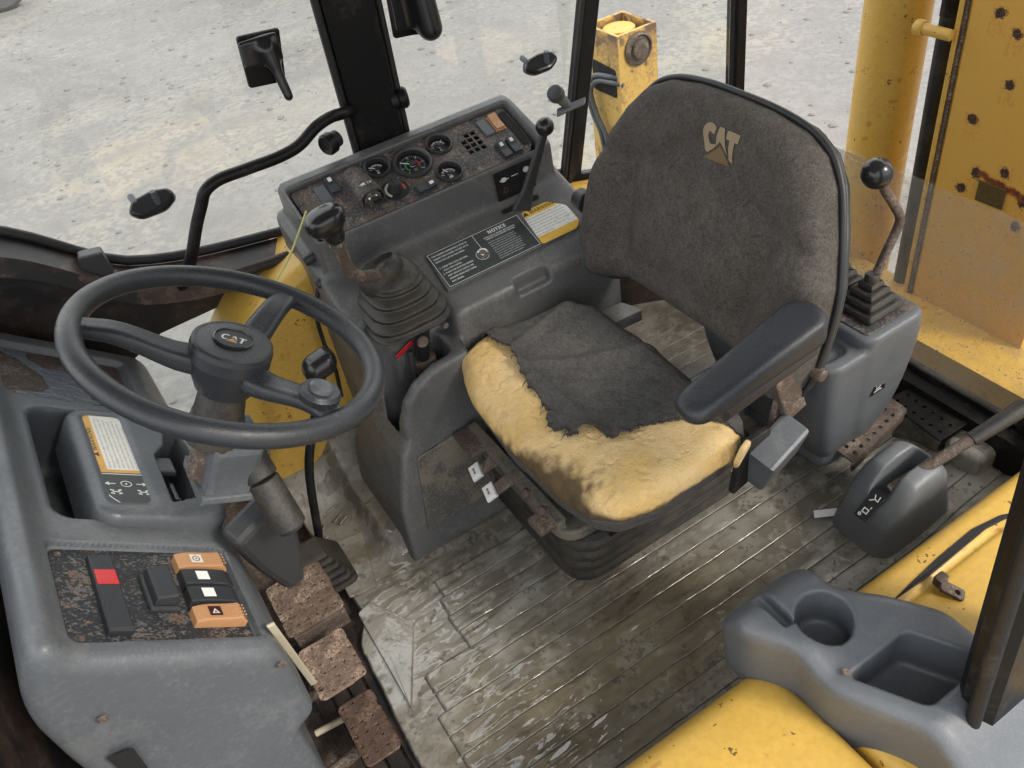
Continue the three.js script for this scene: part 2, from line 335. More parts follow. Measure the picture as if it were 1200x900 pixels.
function sdPoly(px, py, v) {
  let d = 1e9, s = 1; const n = v.length;
  for (let i = 0, j = n - 1; i < n; j = i++) {
    const ex = v[j][0] - v[i][0], ey = v[j][1] - v[i][1], wx = px - v[i][0], wy = py - v[i][1];
    const t = cl((wx * ex + wy * ey) / (ex * ex + ey * ey)), bx = wx - ex * t, by = wy - ey * t;
    d = Math.min(d, bx * bx + by * by);
    const c0 = py >= v[i][1], c1 = py < v[j][1], c2 = ex * wy > ey * wx;
    if ((c0 && c1 && c2) || (!c0 && !c1 && !c2)) s = -s;
  }
  return s * Math.sqrt(d);
}
function net(fn, mn, mx, h) {
  const nx = Math.ceil((mx[0] - mn[0]) / h) + 2, ny = Math.ceil((mx[1] - mn[1]) / h) + 2, nz = Math.ceil((mx[2] - mn[2]) / h) + 2;
  const ox = mn[0] - h / 2, oy = mn[1] - h / 2, oz = mn[2] - h / 2;
  const val = new Float32Array(nx * ny * nz), B = 4, sy = nx, sz = nx * ny;
  for (let bz = 0; bz < nz; bz += B) for (let by = 0; by < ny; by += B) for (let bx = 0; bx < nx; bx += B) {
    const d = fn(ox + (bx + 1.5) * h, oy + (by + 1.5) * h, oz + (bz + 1.5) * h), far = Math.abs(d) > h * 5.2;
    for (let z = bz; z < Math.min(bz + B, nz); z++) for (let y = by; y < Math.min(by + B, ny); y++) for (let x = bx; x < Math.min(bx + B, nx); x++)
      val[x + y * sy + z * sz] = far ? d : fn(ox + x * h, oy + y * h, oz + z * h);
  }
  const idx = new Int32Array(nx * ny * nz).fill(-1), pos = [], nor = [], tri = [];
  const cor = [0, 1, sy, sy + 1, sz, sz + 1, sz + sy, sz + sy + 1];
  for (let z = 0; z < nz - 1; z++) for (let y = 0; y < ny - 1; y++) for (let x = 0; x < nx - 1; x++) {
    const o = x + y * sy + z * sz; let m = 0;
    for (let k = 0; k < 8; k++) if (val[o + cor[k]] < 0) m |= 1 << k;
    if (m === 0 || m === 255) continue;
    let cx = 0, cy = 0, cz = 0, c = 0;
    for (let k = 0; k < 8; k++) for (let b = 1; b < 8; b <<= 1) {
      const l = k | b; if (l === k) continue;
      const a0 = val[o + cor[k]], a1 = val[o + cor[l]];
      if ((a0 < 0) === (a1 < 0)) continue;
      const t = a0 / (a0 - a1);
      cx += (k & 1) + (b === 1 ? t : 0); cy += ((k >> 1) & 1) + (b === 2 ? t : 0); cz += ((k >> 2) & 1) + (b === 4 ? t : 0); c++;
    }
    let px = ox + (x + cx / c) * h, py = oy + (y + cy / c) * h, pz = oz + (z + cz / c) * h;
    const e = h * 0.35;
    const g = (a, b2, c2) => fn(px + a * e, py + b2 * e, pz + c2 * e);
    const g1 = g(1, -1, -1), g2 = g(-1, -1, 1), g3 = g(-1, 1, -1), g4 = g(1, 1, 1);
    let X = g1 - g2 - g3 + g4, Y = -g1 - g2 + g3 + g4, Z = -g1 + g2 - g3 + g4; const L = Math.hypot(X, Y, Z) || 1;
    idx[o] = pos.length / 3; pos.push(px, py, pz); nor.push(X / L, Y / L, Z / L);
  }
  const quad = (a, b, c, d, f) => { if (a < 0 || b < 0 || c < 0 || d < 0) return; if (f) tri.push(a, b, c, a, c, d); else tri.push(a, c, b, a, d, c); };
  for (let z = 1; z < nz - 1; z++) for (let y = 1; y < ny - 1; y++) for (let x = 1; x < nx - 1; x++) {
    const o = x + y * sy + z * sz, v = val[o] < 0;
    if (v !== val[o + 1] < 0) quad(idx[o - sy - sz], idx[o - sz], idx[o], idx[o - sy], v);
    if (v !== val[o + sy] < 0) quad(idx[o - 1 - sz], idx[o - 1], idx[o], idx[o - sz], v);
    if (v !== val[o + sz] < 0) quad(idx[o - 1 - sy], idx[o - sy], idx[o], idx[o - 1], v);
  }
  const g = new THREE.BufferGeometry();
  g.setAttribute('position', new THREE.Float32BufferAttribute(pos, 3)); g.setAttribute('normal', new THREE.Float32BufferAttribute(nor, 3)); g.setIndex(tri);
  return g;
}
// ---------------------------------------------------------------- objects
const taken = new Map();
function numbered(n) { const k = taken.get(n) ?? 0; taken.set(n, k + 1); return k ? n + '_' + String(k).padStart(3, '0') : n; }
function mesh(name, g, m, parent, label) {
  const o = new THREE.Mesh(g.attributes.uv && g.userData.keepUV ? g : boxUV(g), m);
  o.name = name; o.castShadow = o.receiveShadow = true; if (label) o.userData.label = label;
  parent.add(o); return o;
}
function thing(name, label, category, pos = [0, 0, 0], group) {   // parts are given in world metres and hung on the base point
  const o = new THREE.Group(); o.name = numbered(name); o.position.set(...pos); o.userData = { label, category }; if (group) o.userData.group = group;
  scene.add(o); return o;
}
const P = (t, name, g, m, label) => mesh(name, (g.userData.keepUV ? g : clean(g)).translate(-t.position.x, -t.position.y, -t.position.z), m, t, label);
function sub(parentMesh, top, name, g, m, label) { return mesh(name, (g.userData.keepUV ? g : clean(g)).translate(-top.position.x, -top.position.y, -top.position.z), m, parentMesh, label); }
function structure(name, g, m) { const o = mesh(numbered(name), clean(g), m, scene); o.userData.kind = 'structure'; return o; }
// flat printed sheet: local rectangle with its own 0..1 uv
function sheet(w, h, F, shape) {
  let g;
  if (shape) { g = new THREE.ShapeGeometry(shape, 8); const p = g.attributes.position, uv = new Float32Array(p.count * 2); for (let i = 0; i < p.count; i++) { uv[2 * i] = p.getX(i) / w + 0.5; uv[2 * i + 1] = p.getY(i) / h + 0.5; } g.setAttribute('uv', new THREE.BufferAttribute(uv, 2)); }
  else g = new THREE.PlaneGeometry(w, h);
  g = g.toNonIndexed(); g.applyMatrix4(F); g.userData.keepUV = true; return g;
}
const off = (F, x, y, z) => F.clone().multiply(new THREE.Matrix4().makeTranslation(x, y, z));
M.dustyGlass = phy({ color: new THREE.Color().setRGB(0.97, 0.965, 0.95), transmission: 1, roughness: 0.13, thickness: 0, ior: 1.45, bumpMap: rep(T.dustGlass, 0.3), bumpScale: 0.002 });
M.dustFilm = std({ color: new THREE.Color().setRGB(0.42, 0.41, 0.37), alphaMap: rep(T.dustGlass, 0.7), transparent: true, opacity: 0.8, roughness: 0.9 });
// ================================================================ SETTING
{
  // yard sheet; its tone drifts over metres between grey fines, pale dust and darker driven tracks
  let g = boxUV(join(new THREE.PlaneGeometry(26, 26, 130, 130).rotateX(-Math.PI / 2).translate(4, -1.05, -8)));
  const tone = (g) => { const p = g.attributes.position, c = new Float32Array(p.count * 3); for (let i = 0; i < p.count; i++) { const x = p.getX(i), z = p.getZ(i), r = x * 0.35 - z, t = f2(x * 0.5, z * 0.9, 401, 4), s = sm(0.5, 0.12, Math.abs(((r + 0.5 * f2(x * 0.4, z * 0.4, 405, 2)) % 2.6) - 1.3)) * sm(0.4, 0.6, f2(x * 0.3, z * 0.3, 407, 2)); const k = 0.93 + 0.42 * (t - 0.5) - 0.12 * s, y = 0.05 * sm(0.5, 0.7, t); c.set([k, k * (1 - y * 0.3), k * (1 - y)], i * 3); } g.setAttribute('color', new THREE.BufferAttribute(c, 3)); g.userData.keepUV = true; return g; };
  const yard = mesh(numbered('ground'), tone(g), M.ground, scene); yard.userData.kind = 'structure';
  mesh('ground_beyond', boxUV(clean(new THREE.PlaneGeometry(320, 320).rotateX(-Math.PI / 2).translate(4, -1.056, -8))), std({ map: M.ground.map, roughness: 0.95 }), yard);
  // loose stones lying on the yard
  const st = [];
  for (let i = 0; i < 2600; i++) {
    const x = rr(-3, 10), z = rr(-14, -2.6), s = 0.004 + 0.03 * Math.pow(rnd(), 4);
    const k = new THREE.IcosahedronGeometry(s, 0); k.scale(1, rr(0.4, 0.7), rr(0.7, 1.2)); k.rotateY(rr(0, 6)); st.push(clean(k).translate(x, -1.047, z));
  }
  const o = mesh(numbered('loose_gravel'), join(st), std({ color: new THREE.Color().setRGB(0.17, 0.165, 0.155), roughness: 0.9 }), scene);
  o.userData = { kind: 'stuff', label: 'small loose stones scattered over the pale yard ground', category: 'gravel' };
}
// ---------------------------------------------------------------- floor of the cab
const stripZ = []; for (let z = -0.575; z > -1.56; z -= 0.0488) stripZ.push(z);
function fillet(x, z) {                                  // mat swept up round the foot of the side console
  const d = sdB(x - 0.62, z + 1.62, 0, 0.385, 0.275, 1, 0.05);
  return d < 0 ? 0.05 : 0.05 * Math.pow(1 - cl(d / 0.06), 2.2);
}
function floorH(x, z) {
  let h = 0.006 * (f2(x * 6, z * 6, 5, 3) - 0.5) + 0.0012 * (f2(x * 50, z * 50, 7, 2) - 0.5) + fillet(x, z);
  // wrinkled, lifted rubber in front of the seat
  const wet = sm(0.08, 0.2, x) * sm(1.2, 0.7, x) * sm(-1.36, -1.25, z) * sm(-0.57, -0.66, z) * (0.45 + 0.55 * sm(0.9, 0.5, x));
  const w = f2(x * 11, z * 58, 9, 3), w2 = f2(x * 34 + 5, z * 115, 19, 2);
  h += wet * (0.010 * (w - 0.5) + 0.0042 * (w2 - 0.5));
  h += sm(1.15, 1.4, x) * 0.05 * sm(-0.9, -0.78, z) * f2(x * 5, z * 5, 31, 2);
  h += sm(-0.62, -0.57, z) * 0.03 + 0.085 * sm(-1.56, -1.68, z) * sm(0.5, 0.3, x);
  return h;
}
function heightGrid(xs, x1, z0, z1, d, hf, rows) {
  const x0f = typeof xs === 'function' ? xs : () => xs, nx = Math.max(2, Math.round((x1 - x0f(z0)) / d)), nz = rows ? rows.length - 1 : Math.max(2, Math.round((z1 - z0) / d)), pos = [], tri = [];
  for (let j = 0; j <= nz; j++) for (let i = 0; i <= nx; i++) { const z = rows ? rows[j] : mix(z0, z1, j / nz), x0 = x0f(z), x = mix(x0, x1, Math.max(0, i - 1) / (nx - 1)); pos.push(x, hf(x, z) - (i === 0 ? 0.03 : 0), z); }
  const id = (i, j) => j * (nx + 1) + i;
  for (let j = 0; j < nz; j++) for (let i = 0; i < nx; i++) tri.push(id(i, j), id(i, j + 1), id(i + 1, j), id(i + 1, j), id(i, j + 1), id(i + 1, j + 1));
  const g = new THREE.BufferGeometry(); g.setAttribute('position', new THREE.Float32BufferAttribute(pos, 3)); g.setIndex(tri); g.computeVertexNormals();
  return g;
}
const floor = structure('floor', heightGrid((z) => mix(0.052, 0.092, sm(-1.15, -1.25, z)) + 0.006 * Math.sin(z * 9) + 0.003 * f2(z * 40, 1, 5, 2), 1.62, -1.86, -0.53, 0.006, (x, z) => floorH(x, z) - (x > 0.2 && z > -1.28 ? 0.003 : 0)), M.mat);
structure('foot_well_floor', heightGrid(-0.40, 0.14, -1.86, -0.50, 0.012, (x, z) => -0.038 + 0.004 * f2(x * 20, z * 20, 3, 3)), M.rust);
{
  // ribs of the mat: long flat strips with grooves between them
  for (let i = 0; i + 1 < stripZ.length; i++) {
    const z1 = stripZ[i] - 0.0009, z0 = stripZ[i + 1] + 0.0009, xa = z0 < -1.25 ? 1.03 : z0 < -1.06 ? 0.25 + rr(0, 0.03) : z0 < -0.92 ? 0.14 : 0.12;
    const rows = [z0, z0 + 0.0006, z0 + 0.002]; for (let k = 1; k < 9; k++) rows.push(mix(z0 + 0.002, z1 - 0.002, k / 9)); rows.push(z1 - 0.002, z1 - 0.0006, z1);
    mesh('mat_strip', heightGrid(xa, 1.5, z0, z1, 0.006, (x, z) => floorH(x, z) + 0.0032 - (z < z0 + 1e-4 || z > z1 - 1e-4 ? 0.0026 : z < z0 + 0.001 || z > z1 - 0.001 ? 0.0003 : 0) - (x < xa + 0.003 ? 0.003 : 0), rows), M.mat, floor);
  }
  // flat raised fields moulded into the front of the mat
  const field = (pts, label) => {
    const c = pts.reduce((a, p) => [a[0] + p[0] / pts.length, a[1] + p[1] / pts.length], [0, 0]);
    const g = plate(pts.map((p) => [p[0], -p[1]]), 0.007, { r: 0.006, bevel: 0.002 }).rotateX(-Math.PI / 2).translate(0, 0.0005, 0);
    mesh('mat_pad', clean(g), M.mat, floor);
  };
  field([[0.09, -1.243], [0.127, -1.255], [0.184, -1.145], [0.086, -0.965]]);
  field([[0.103, -1.475], [0.198, -1.455], [0.158, -1.285], [0.092, -1.296]]);
  // moulded shift diagram beside the front of the mat
  const fig = [];
  const stroke = (x, z, a, l) => fig.push(inF(rbox(l, 0.006, 0.004, 0.0015, 1), new THREE.Matrix4().makeRotationY(a).setPosition(x, 0.006, z)));
  stroke(0.15, -1.60, 0.9, 0.05); stroke(0.17, -1.575, 0.2, 0.04); stroke(0.12, -1.545, -0.6, 0.02); stroke(0.125, -1.53, 0.9, 0.02); stroke(0.165, -1.535, 0.5, 0.03); stroke(0.175, -1.52, 0.5, 0.03); stroke(0.17, -1.527, 2.1, 0.02); stroke(0.205, -1.52, 0.8, 0.025); stroke(0.11, -1.49, 0.4, 0.03);
  fig.push(mv(new THREE.TorusGeometry(0.016, 0.003, 6, 20).rotateX(-Math.PI / 2), 0.2, 0.006, -1.605));
  mesh('moulded_diagram', join(fig), M.mat, floor);
}
// ================================================================ CAB FRAME
const cab = thing('cab_frame', 'black painted cab frame with window posts, sills and glass around the seat', 'cab frame', [0.5, -0.05, -1.85]);
{
  const post = (pts, name = 'pillar', m = M.black, label) => {     // pts: bottom and top quads in x,z with y
    const [yb, b, yt, t] = pts, pos = [], n = b.length;
    const g = new THREE.BufferGeometry(), tri = [];
    const add = (a, b2, c) => pos.push(...a, ...b2, ...c);
    const B = b.map((p) => [p[0], yb, p[1]]), U = t.map((p) => [p[0], yt, p[1]]);
    for (let i = 0; i < n; i++) { const j = (i + 1) % n; add(B[i], B[j], U[j]); add(B[i], U[j], U[i]); }
    for (let i = 1; i + 1 < n; i++) { add(U[0], U[i], U[i + 1]); add(B[0], B[i + 1], B[i]); }
    g.setAttribute('position', new THREE.Float32BufferAttribute(pos, 3)); g.computeVertexNormals();
    return P(cab, name, g, m, label);
  };
  // footprint points go anticlockwise seen from above with z towards the viewer
  const rect = (x0, x1, z0, z1, c = 0.006) => [[x0 + c, z1], [x1 - c, z1], [x1, z1 - c], [x1, z0 + c], [x1 - c, z0], [x0 + c, z0], [x0, z0 + c], [x0, z1 - c]];
  post([0.45, rect(0.572, 0.682, -1.87, -1.79), 1.665, rect(0.578, 0.70, -1.86, -1.775)]);
  P(cab, 'pillar_seal', join(tube([[0.563, 0.5, -1.80], [0.566, 1.0, -1.798], [0.57, 1.665, -1.79]], 0.009), tube([[0.69, 0.5, -1.80], [0.70, 1.0, -1.798], [0.712, 1.665, -1.79]], 0.008)), M.rubber);
  post([0.40, rect(1.093, 1.145, -1.825, -1.785), 1.665, rect(1.40, 1.45, -1.825, -1.785)]);
  P(cab, 'pillar_seal', tube([[1.092, 0.42, -1.788], [1.221, 0.95, -1.786], [1.40, 1.665, -1.786]], 0.006), M.rubber);
  post([0.06, rect(1.51, 1.55, -1.61, -1.57), 1.665, rect(1.54, 1.58, -1.645, -1.605)]);
  post([-0.1, rect(1.475, 1.56, -0.655, -0.57), 1.665, rect(1.56, 1.64, -0.62, -0.54)]);
  post([0.13, rect(0.724, 1.02, -0.262, -0.205, 0.012), 1.665, rect(0.775, 1.0, -0.37, -0.31, 0.012)], 'door_pillar', M.black);
  P(cab, 'door_seal', tube([[0.716, 0.13, -0.222], [0.736, 0.8, -0.27], [0.767, 1.66, -0.335]], 0.011), M.rubber);
  post([-0.1, rect(-0.66, -0.58, -1.88, -1.80), 1.665, rect(-0.6, -0.52, -1.86, -1.78)]);
  post([-0.5, rect(-0.54, -0.45, -1.40, -0.30), 0.66, rect(-0.54, -0.44, -1.40, -0.30)], 'door_jamb', M.blackRust);
  // roof with pale lining
  P(cab, 'roof', mv(rbox(2.4, 1.78, 0.08, 0.03).rotateX(-Math.PI / 2), 0.5, 1.712, -1.03), M.yellow);
  P(cab, 'roof_lining', mv(rbox(2.2, 1.6, 0.012, 0.004).rotateX(-Math.PI / 2), 0.5, 1.662, -1.03), M.liner);
  // lower side panel under the window line, with its glazed opening
  const sill = [[-0.62, 0.99], [-0.30, 0.93], [-0.176, 0.872], [-0.046, 0.752], [-0.005, 0.72], [0.06, 0.692], [0.158, 0.666], [0.394, 0.627], [0.60, 0.60], [1.16, 0.46]];
  const outline = [...sill.map(([x, y]) => [x, y - 0.03, 0.01]), [1.16, -0.06, 0.01], [-0.62, -0.06, 0.01]];
  const hole = [[-0.11, 0.46], [0.0, 0.508], [0.172, 0.511], [0.158, 0.10], [-0.11, 0.10]];
  P(cab, 'lower_panel', plate(outline, 0.03, { bevel: 0.002, holes: [hole.slice().reverse()] }).translate(0, 0, -1.885), std({ map: rep(T.blackRust, 0.35), color: new THREE.Color().setRGB(0.6, 0.6, 0.6), roughness: 0.5, bumpMap: rep(T.lumps, 0.2), bumpScale: 0.0015 }));
  P(cab, 'panel_post', mv(rbox(0.035, 0.5, 0.03, 0.006), 0.195, 0.29, -1.842), M.blackRust);
  P(cab, 'lower_pane', mv(new THREE.BoxGeometry(0.27, 0.42, 0.004), 0.03, 0.305, -1.872), M.glass);
  // ledge and rubber lip that follow the window line
  const ledge = [];
  for (let i = 0; i + 1 < 9; i++) {
    const [x0, y0] = sill[i], [x1, y1] = sill[i + 1];
    ledge.push([x0, y0 - 0.035, -1.80]); if (i === 7) ledge.push([x1, y1 - 0.035, -1.80]);
  }
  const band = (dz0, dz1, dy0, dy1, th) => {             // strip swept along the sill line
    const pos = [], tri = [], pts = new THREE.CatmullRomCurve3(sill.map(([x, y]) => V(x, y, 0)), false, 'centripetal').getPoints(80);
    pts.forEach((p) => { pos.push(p.x, p.y + dy0, dz0, p.x, p.y + dy1, dz1, p.x, p.y + dy1 - th, dz1, p.x, p.y + dy0 - th, dz0); });
    for (let i = 0; i + 1 < pts.length; i++) for (let k = 0; k < 4; k++) { const a = i * 4 + k, b = i * 4 + (k + 1) % 4; tri.push(a, b, a + 4, b, b + 4, a + 4); }
    const g = new THREE.BufferGeometry(); g.setAttribute('position', new THREE.Float32BufferAttribute(pos, 3)); g.setIndex(tri);
    const h = g.toNonIndexed(); h.computeVertexNormals(); return h;
  };
  P(cab, 'window_ledge', band(-1.845, -1.775, -0.012, -0.03, 0.05), std({ map: rep(T.blackRust, 0.4), color: new THREE.Color().setRGB(1.6, 1.6, 1.6), roughness: 0.5, bumpMap: rep(T.lumps, 0.2), bumpScale: 0.001 }));
  P(cab, 'window_seal', tube(new THREE.CatmullRomCurve3(sill.map(([x, y]) => V(x, y, -1.848)), false, 'centripetal').getPoints(40).map((p) => [p.x, p.y, p.z]), 0.011, { seg: 1 }), M.rubber);
  P(cab, 'ledge_pipe', rod([0.19, 0.625, -1.765], [0.33, 0.612, -1.765], 0.013), M.blackRust);
  // window panes
  P(cab, 'window_pane', plate([...sill.slice(0, 9).map(([x, y]) => [x, y - 0.004, 0]), [0.60, 1.66, 0], [-0.55, 1.66, 0]], 0.005, { r: 0, bevel: 0 }).translate(0, 0, -1.852), M.glass);
  P(cab, 'window_pane', plate([[0.66, 0.58, 0], [1.12, 0.47, 0], [1.40, 1.66, 0], [0.68, 1.66, 0]], 0.005, { r: 0, bevel: 0 }).translate(0, 0, -1.852), M.glass);
  // corner window between the rear side post and the rear post, with its black lower rail
  const cf = frame([1.135, 0.46, -1.80], [0.39, 0, 0.205], [0, 1, 0]);
  P(cab, 'corner_rail', inF(rbox(0.46, 0.022, 0.03, 0.005).translate(0.21, 0.008, 0), cf), M.black);
  P(cab, 'corner_pane', inF(new THREE.BoxGeometry(0.42, 1.18, 0.005).translate(0.22, 0.61, 0), cf), M.glass);
  P(cab, 'corner_panel', inF(rbox(0.46, 0.50, 0.02, 0.004).translate(0.21, -0.255, -0.01), cf), M.blackRust);
  // rear sill under the lowered rear glass, and outer skirt of the floor
  P(cab, 'rear_sill', mv(rbox(0.07, 0.10, 1.02, 0.012), 1.485, 0.085, -1.09), M.black);
  P(cab, 'floor_frame', join(mv(rbox(2.1, 0.09, 1.36, 0.01), 0.56, -0.12, -1.18)), M.black);
  P(cab, 'front_panel', mv(rbox(0.03, 1.0, 1.36, 0.004), -0.60, 0.40, -1.14), M.blackRust);
}
{
  const t = thing('wheel_arch', 'yellow rounded wheel arch panel beside the grey side console', 'wheel arch', [0.45, 0, -1.75]);
  P(t, 'arch_panel', net((x, y, z) => { const d = sdCyl(x - 0.45, z + 1.78, y - 0.2, 0.44, 0.105, 0.03); return smax(d, -y - 0.02, 0.01); }, [0, -0.04, -1.9], [0.92, 0.67, -1.66], 0.008), M.yellow);
  P(t, 'rear_ledge', mv(rbox(0.30, 0.22, 0.04, 0.008).rotateX(-Math.PI / 2), 1.06, 0.442, -1.70), M.yellow);
}
// ================================================================ OUTSIDE THE CAB
{
  const y0 = 0.45, X = [1.873, 2.05], Z = [-2.752, -2.554], t = thing('stabilizer_post', 'yellow square steel post with open top and pipes outside the corner window', 'steel post', [1.96, -1.05, -2.65]);
  const s = new THREE.Shape(), w = X[1] - X[0], d = Z[1] - Z[0];
  s.moveTo(-w / 2, -d / 2); s.lineTo(w / 2, -d / 2); s.lineTo(w / 2, d / 2); s.lineTo(-w / 2, d / 2); s.closePath();
  const h = new THREE.Path(), k = 0.009; h.moveTo(-w / 2 + k, -d / 2 + k); h.lineTo(-w / 2 + k, d / 2 - k); h.lineTo(w / 2 - k, d / 2 - k); h.lineTo(w / 2 - k, -d / 2 + k); h.closePath(); s.holes.push(h);
  const paintOld = std({ map: rep(T.yellowOld, 0.5), roughness: 0.5, bumpMap: rep(T.lumps, 0.2), bumpScale: 0.001 });
  P(t, 'post_tube', clean(new THREE.ExtrudeGeometry(s, { depth: 1.45, bevelEnabled: true, bevelThickness: 0.002, bevelSize: 0.002, bevelSegments: 1 }).rotateX(-Math.PI / 2)).translate(1.9615, y0 - 1.452, -2.653), paintOld);
  P(t, 'ram', rod([1.96, -0.2, -2.66], [1.96, y0 - 0.015, -2.66], 0.062), M.yellow);
  const front = frame([1.9615, 0.38, Z[1] + 0.003], [1, 0, 0], [0, 1, 0]);
  P(t, 'pin_boss', inF(join(lathe([[0, 0.0], [0.062, 0.0], [0.062, 0.008], [0.052, 0.014], [0.05, 0.006], [0.035, 0.006], [0.033, 0.022], [0.02, 0.026], [0, 0.026]]).rotateX(Math.PI / 2)), front), M.rust);
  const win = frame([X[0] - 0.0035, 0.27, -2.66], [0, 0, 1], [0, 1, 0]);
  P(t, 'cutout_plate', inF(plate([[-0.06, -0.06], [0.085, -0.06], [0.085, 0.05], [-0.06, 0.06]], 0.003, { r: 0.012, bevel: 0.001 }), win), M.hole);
  for (const o of [0, 1]) P(t, 'pipe', tube([[1.885, 0.285 - o * 0.022, -2.565 + o * 0.012], [1.855, 0.295 - o * 0.02, -2.60 + o * 0.01], [1.838, 0.285 - o * 0.018, -2.67 + o * 0.012], [1.832, 0.225, -2.715 + o * 0.022], [1.838, 0.12, -2.70 + o * 0.03], [1.846, 0.04, -2.665 + o * 0.032], [1.848, -0.5, -2.66 + o * 0.034]], 0.0095, { seg: 10 }), M.greyMetal);
}
{
  const t = thing('boom_cylinder', 'thick round yellow hydraulic cylinder standing behind the rear glass', 'hydraulic cylinder', [2.0, -0.5, -1.49]);
  P(t, 'barrel', join(lathe([[0, -0.5], [0.086, -0.5], [0.086, 0.318], [0.0835, 0.322], [0.086, 0.326], [0.086, 1.5], [0, 1.5]], 48)).translate(2.0, 0, -1.49), M.yellow);
}
{
  const t = thing('boom', 'rust spotted yellow boom plate standing behind the rear glass', 'boom', [2.05, -0.4, -1.07]);
  const W = 0.36, H = 1.9, y0 = -0.4, z0 = -1.24;
  const print = canvasTex(384, 2026, (c, w, h) => {
    const px = (z) => (z - z0) / W * w, py = (y) => h - (y - y0) / H * h, S = w / W;
    c.fillStyle = '#d3a64e'; c.fillRect(0, 0, w, h);
    for (let i = 0; i < 12000; i++) { c.fillStyle = `rgba(${rnd() < 0.5 ? '226,184,98' : '188,142,60'},${rr(0.02, 0.1)})`; c.fillRect(rr(0, w), rr(0, h), rr(1, 7), rr(1, 7)); }
    for (let i = 0; i < 260; i++) { c.fillStyle = `rgba(110,62,22,${rr(0.15, 0.5)})`; c.beginPath(); c.arc(rr(0, w), rr(0, h), rr(0.5, 1.6), 0, 7); c.fill(); }
    const blob = (z, y, r, drip) => {
      const X = px(z), Y = py(y);
      for (let i = 0; i < 90; i++) { c.fillStyle = `rgba(168,84,24,${rr(0.03, 0.1)})`; c.beginPath(); c.ellipse(X + rr(-1, 1) * r * S * 1.3, Y + rr(-0.9, drip) * r * S, rr(1, 5), rr(2, 8), 0, 0, 7); c.fill(); }
      c.fillStyle = '#352624'; c.beginPath(); for (let i = 0; i < 26; i++) { const a = i / 26 * 6.283, q = r * S * rr(0.5, 0.86); c.lineTo(X + Math.cos(a) * q, Y + Math.sin(a) * q); } c.fill();
      for (let i = 0; i < 300; i++) { const a = rr(0, 6.3), q = Math.pow(rnd(), 1.1) * (0.8 + 0.18 * Math.sin(a * 2 + z * 90) + 0.14 * Math.sin(a * 5 + y * 50)) * r * S; c.fillStyle = rnd() < 0.8 ? '#33252a' : rnd() < 0.6 ? '#5d3524' : '#a07840'; c.fillRect(X + Math.cos(a) * q, Y + Math.sin(a) * q, rr(0.8, 3), rr(0.8, 2.6)); }
    };
    for (const [z, y, r] of [[-1.165, 0.815, 0.018], [-1.112, 0.78, 0.016], [-1.10, 0.665, 0.016], [-1.175, 0.56, 0.018], [-1.13, 0.43, 0.021], [-1.055, 0.455, 0.018], [-1.165, 0.375, 0.019], [-0.99, 0.40, 0.02], [-0.985, 0.56, 0.012], [-0.99, 0.33, 0.018], [-1.0, 0.9, 0.016], [-1.15, 1.05, 0.02]]) blob(z, y, r, 3.2);
    for (let i = 0; i < 26; i++) blob(-1.115 + i * 0.0052, 0.43 - i * 0.0008 + rr(-0.004, 0.004), 0.007, 1.2);
  });
  const F = frame([1.9, y0 + H / 2, z0 + W / 2], [0, 0, 1], [0, 1, 0]);
  P(t, 'boom_plate', sheet(W - 0.024, H, off(F, 0.012, 0, 0.004)), std({ map: print, roughness: 0.45, bumpMap: rep(T.lumps, 0.3), bumpScale: 0.0004 }));
  P(t, 'box_section', mv(rbox(0.30, H, W - 0.02, 0.004), 2.05, y0 + H / 2, z0 + W / 2 + 0.004), M.yellow);
  P(t, 'edge_flange', mv(rbox(0.34, H, 0.012, 0.003), 2.058, y0 + H / 2, z0), M.yellow);
  const bead = []; for (let y = y0; y < 1.3; y += 0.011) bead.push(new THREE.SphereGeometry(0.0065, 6, 5).scale(0.7, 1.2, 1).translate(1.8955, y, z0 + 0.012 + rr(-0.001, 0.001)));
  P(t, 'weld_bead', join(bead), M.rust, 'rusty weld bead along the boom edge');
  P(t, 'name_plate', inF(rbox(0.075, 0.056, 0.004, 0.0015), frame([1.893, 0.388, -1.062], [0, -0.0, 1], [0, 1, 0])), std({ color: new THREE.Color().setRGB(0.14, 0.1, 0.04), roughness: 0.35, metalness: 0.5, bumpMap: rep(T.lumps, 0.05), bumpScale: 0.002 }));
  P(t, 'bracket_pin', join(rod([1.87, 0.752, -1.315], [1.87, 0.752, -1.235], 0.0135), rod([1.87, 0.752, -1.335], [1.87, 0.752, -1.312], 0.019)), M.yellow);
}
{
  const t = thing('hydraulic_hose', 'black hydraulic hose running down beside the rusty yellow boom edge', 'hose', [1.93, -0.3, -1.285]);
  P(t, 'hose', tube([[1.93, -0.3, -1.285], [1.93, 0.3, -1.287], [1.93, 0.75, -1.292], [1.935, 1.2, -1.29]], 0.021), M.rubber);
  P(t, 'hose_fitting', join(rod([1.93, 0.77, -1.291], [1.93, 0.84, -1.291], 0.026, 0.026, 6)), M.black);
}
{
  const t = thing('rear_frame_beam', 'yellow steel crossbeam low behind the dirty rear glass', 'steel beam', [1.85, -0.2, -0.95]);
  P(t, 'beam', mv(rbox(0.2, 0.17, 1.3, 0.05, 5), 1.84, -0.09, -1.02), M.yellow);
  P(t, 'mount_plate', mv(rbox(0.03, 0.30, 0.16, 0.006), 1.76, -0.06, -1.32), M.yellow);
}
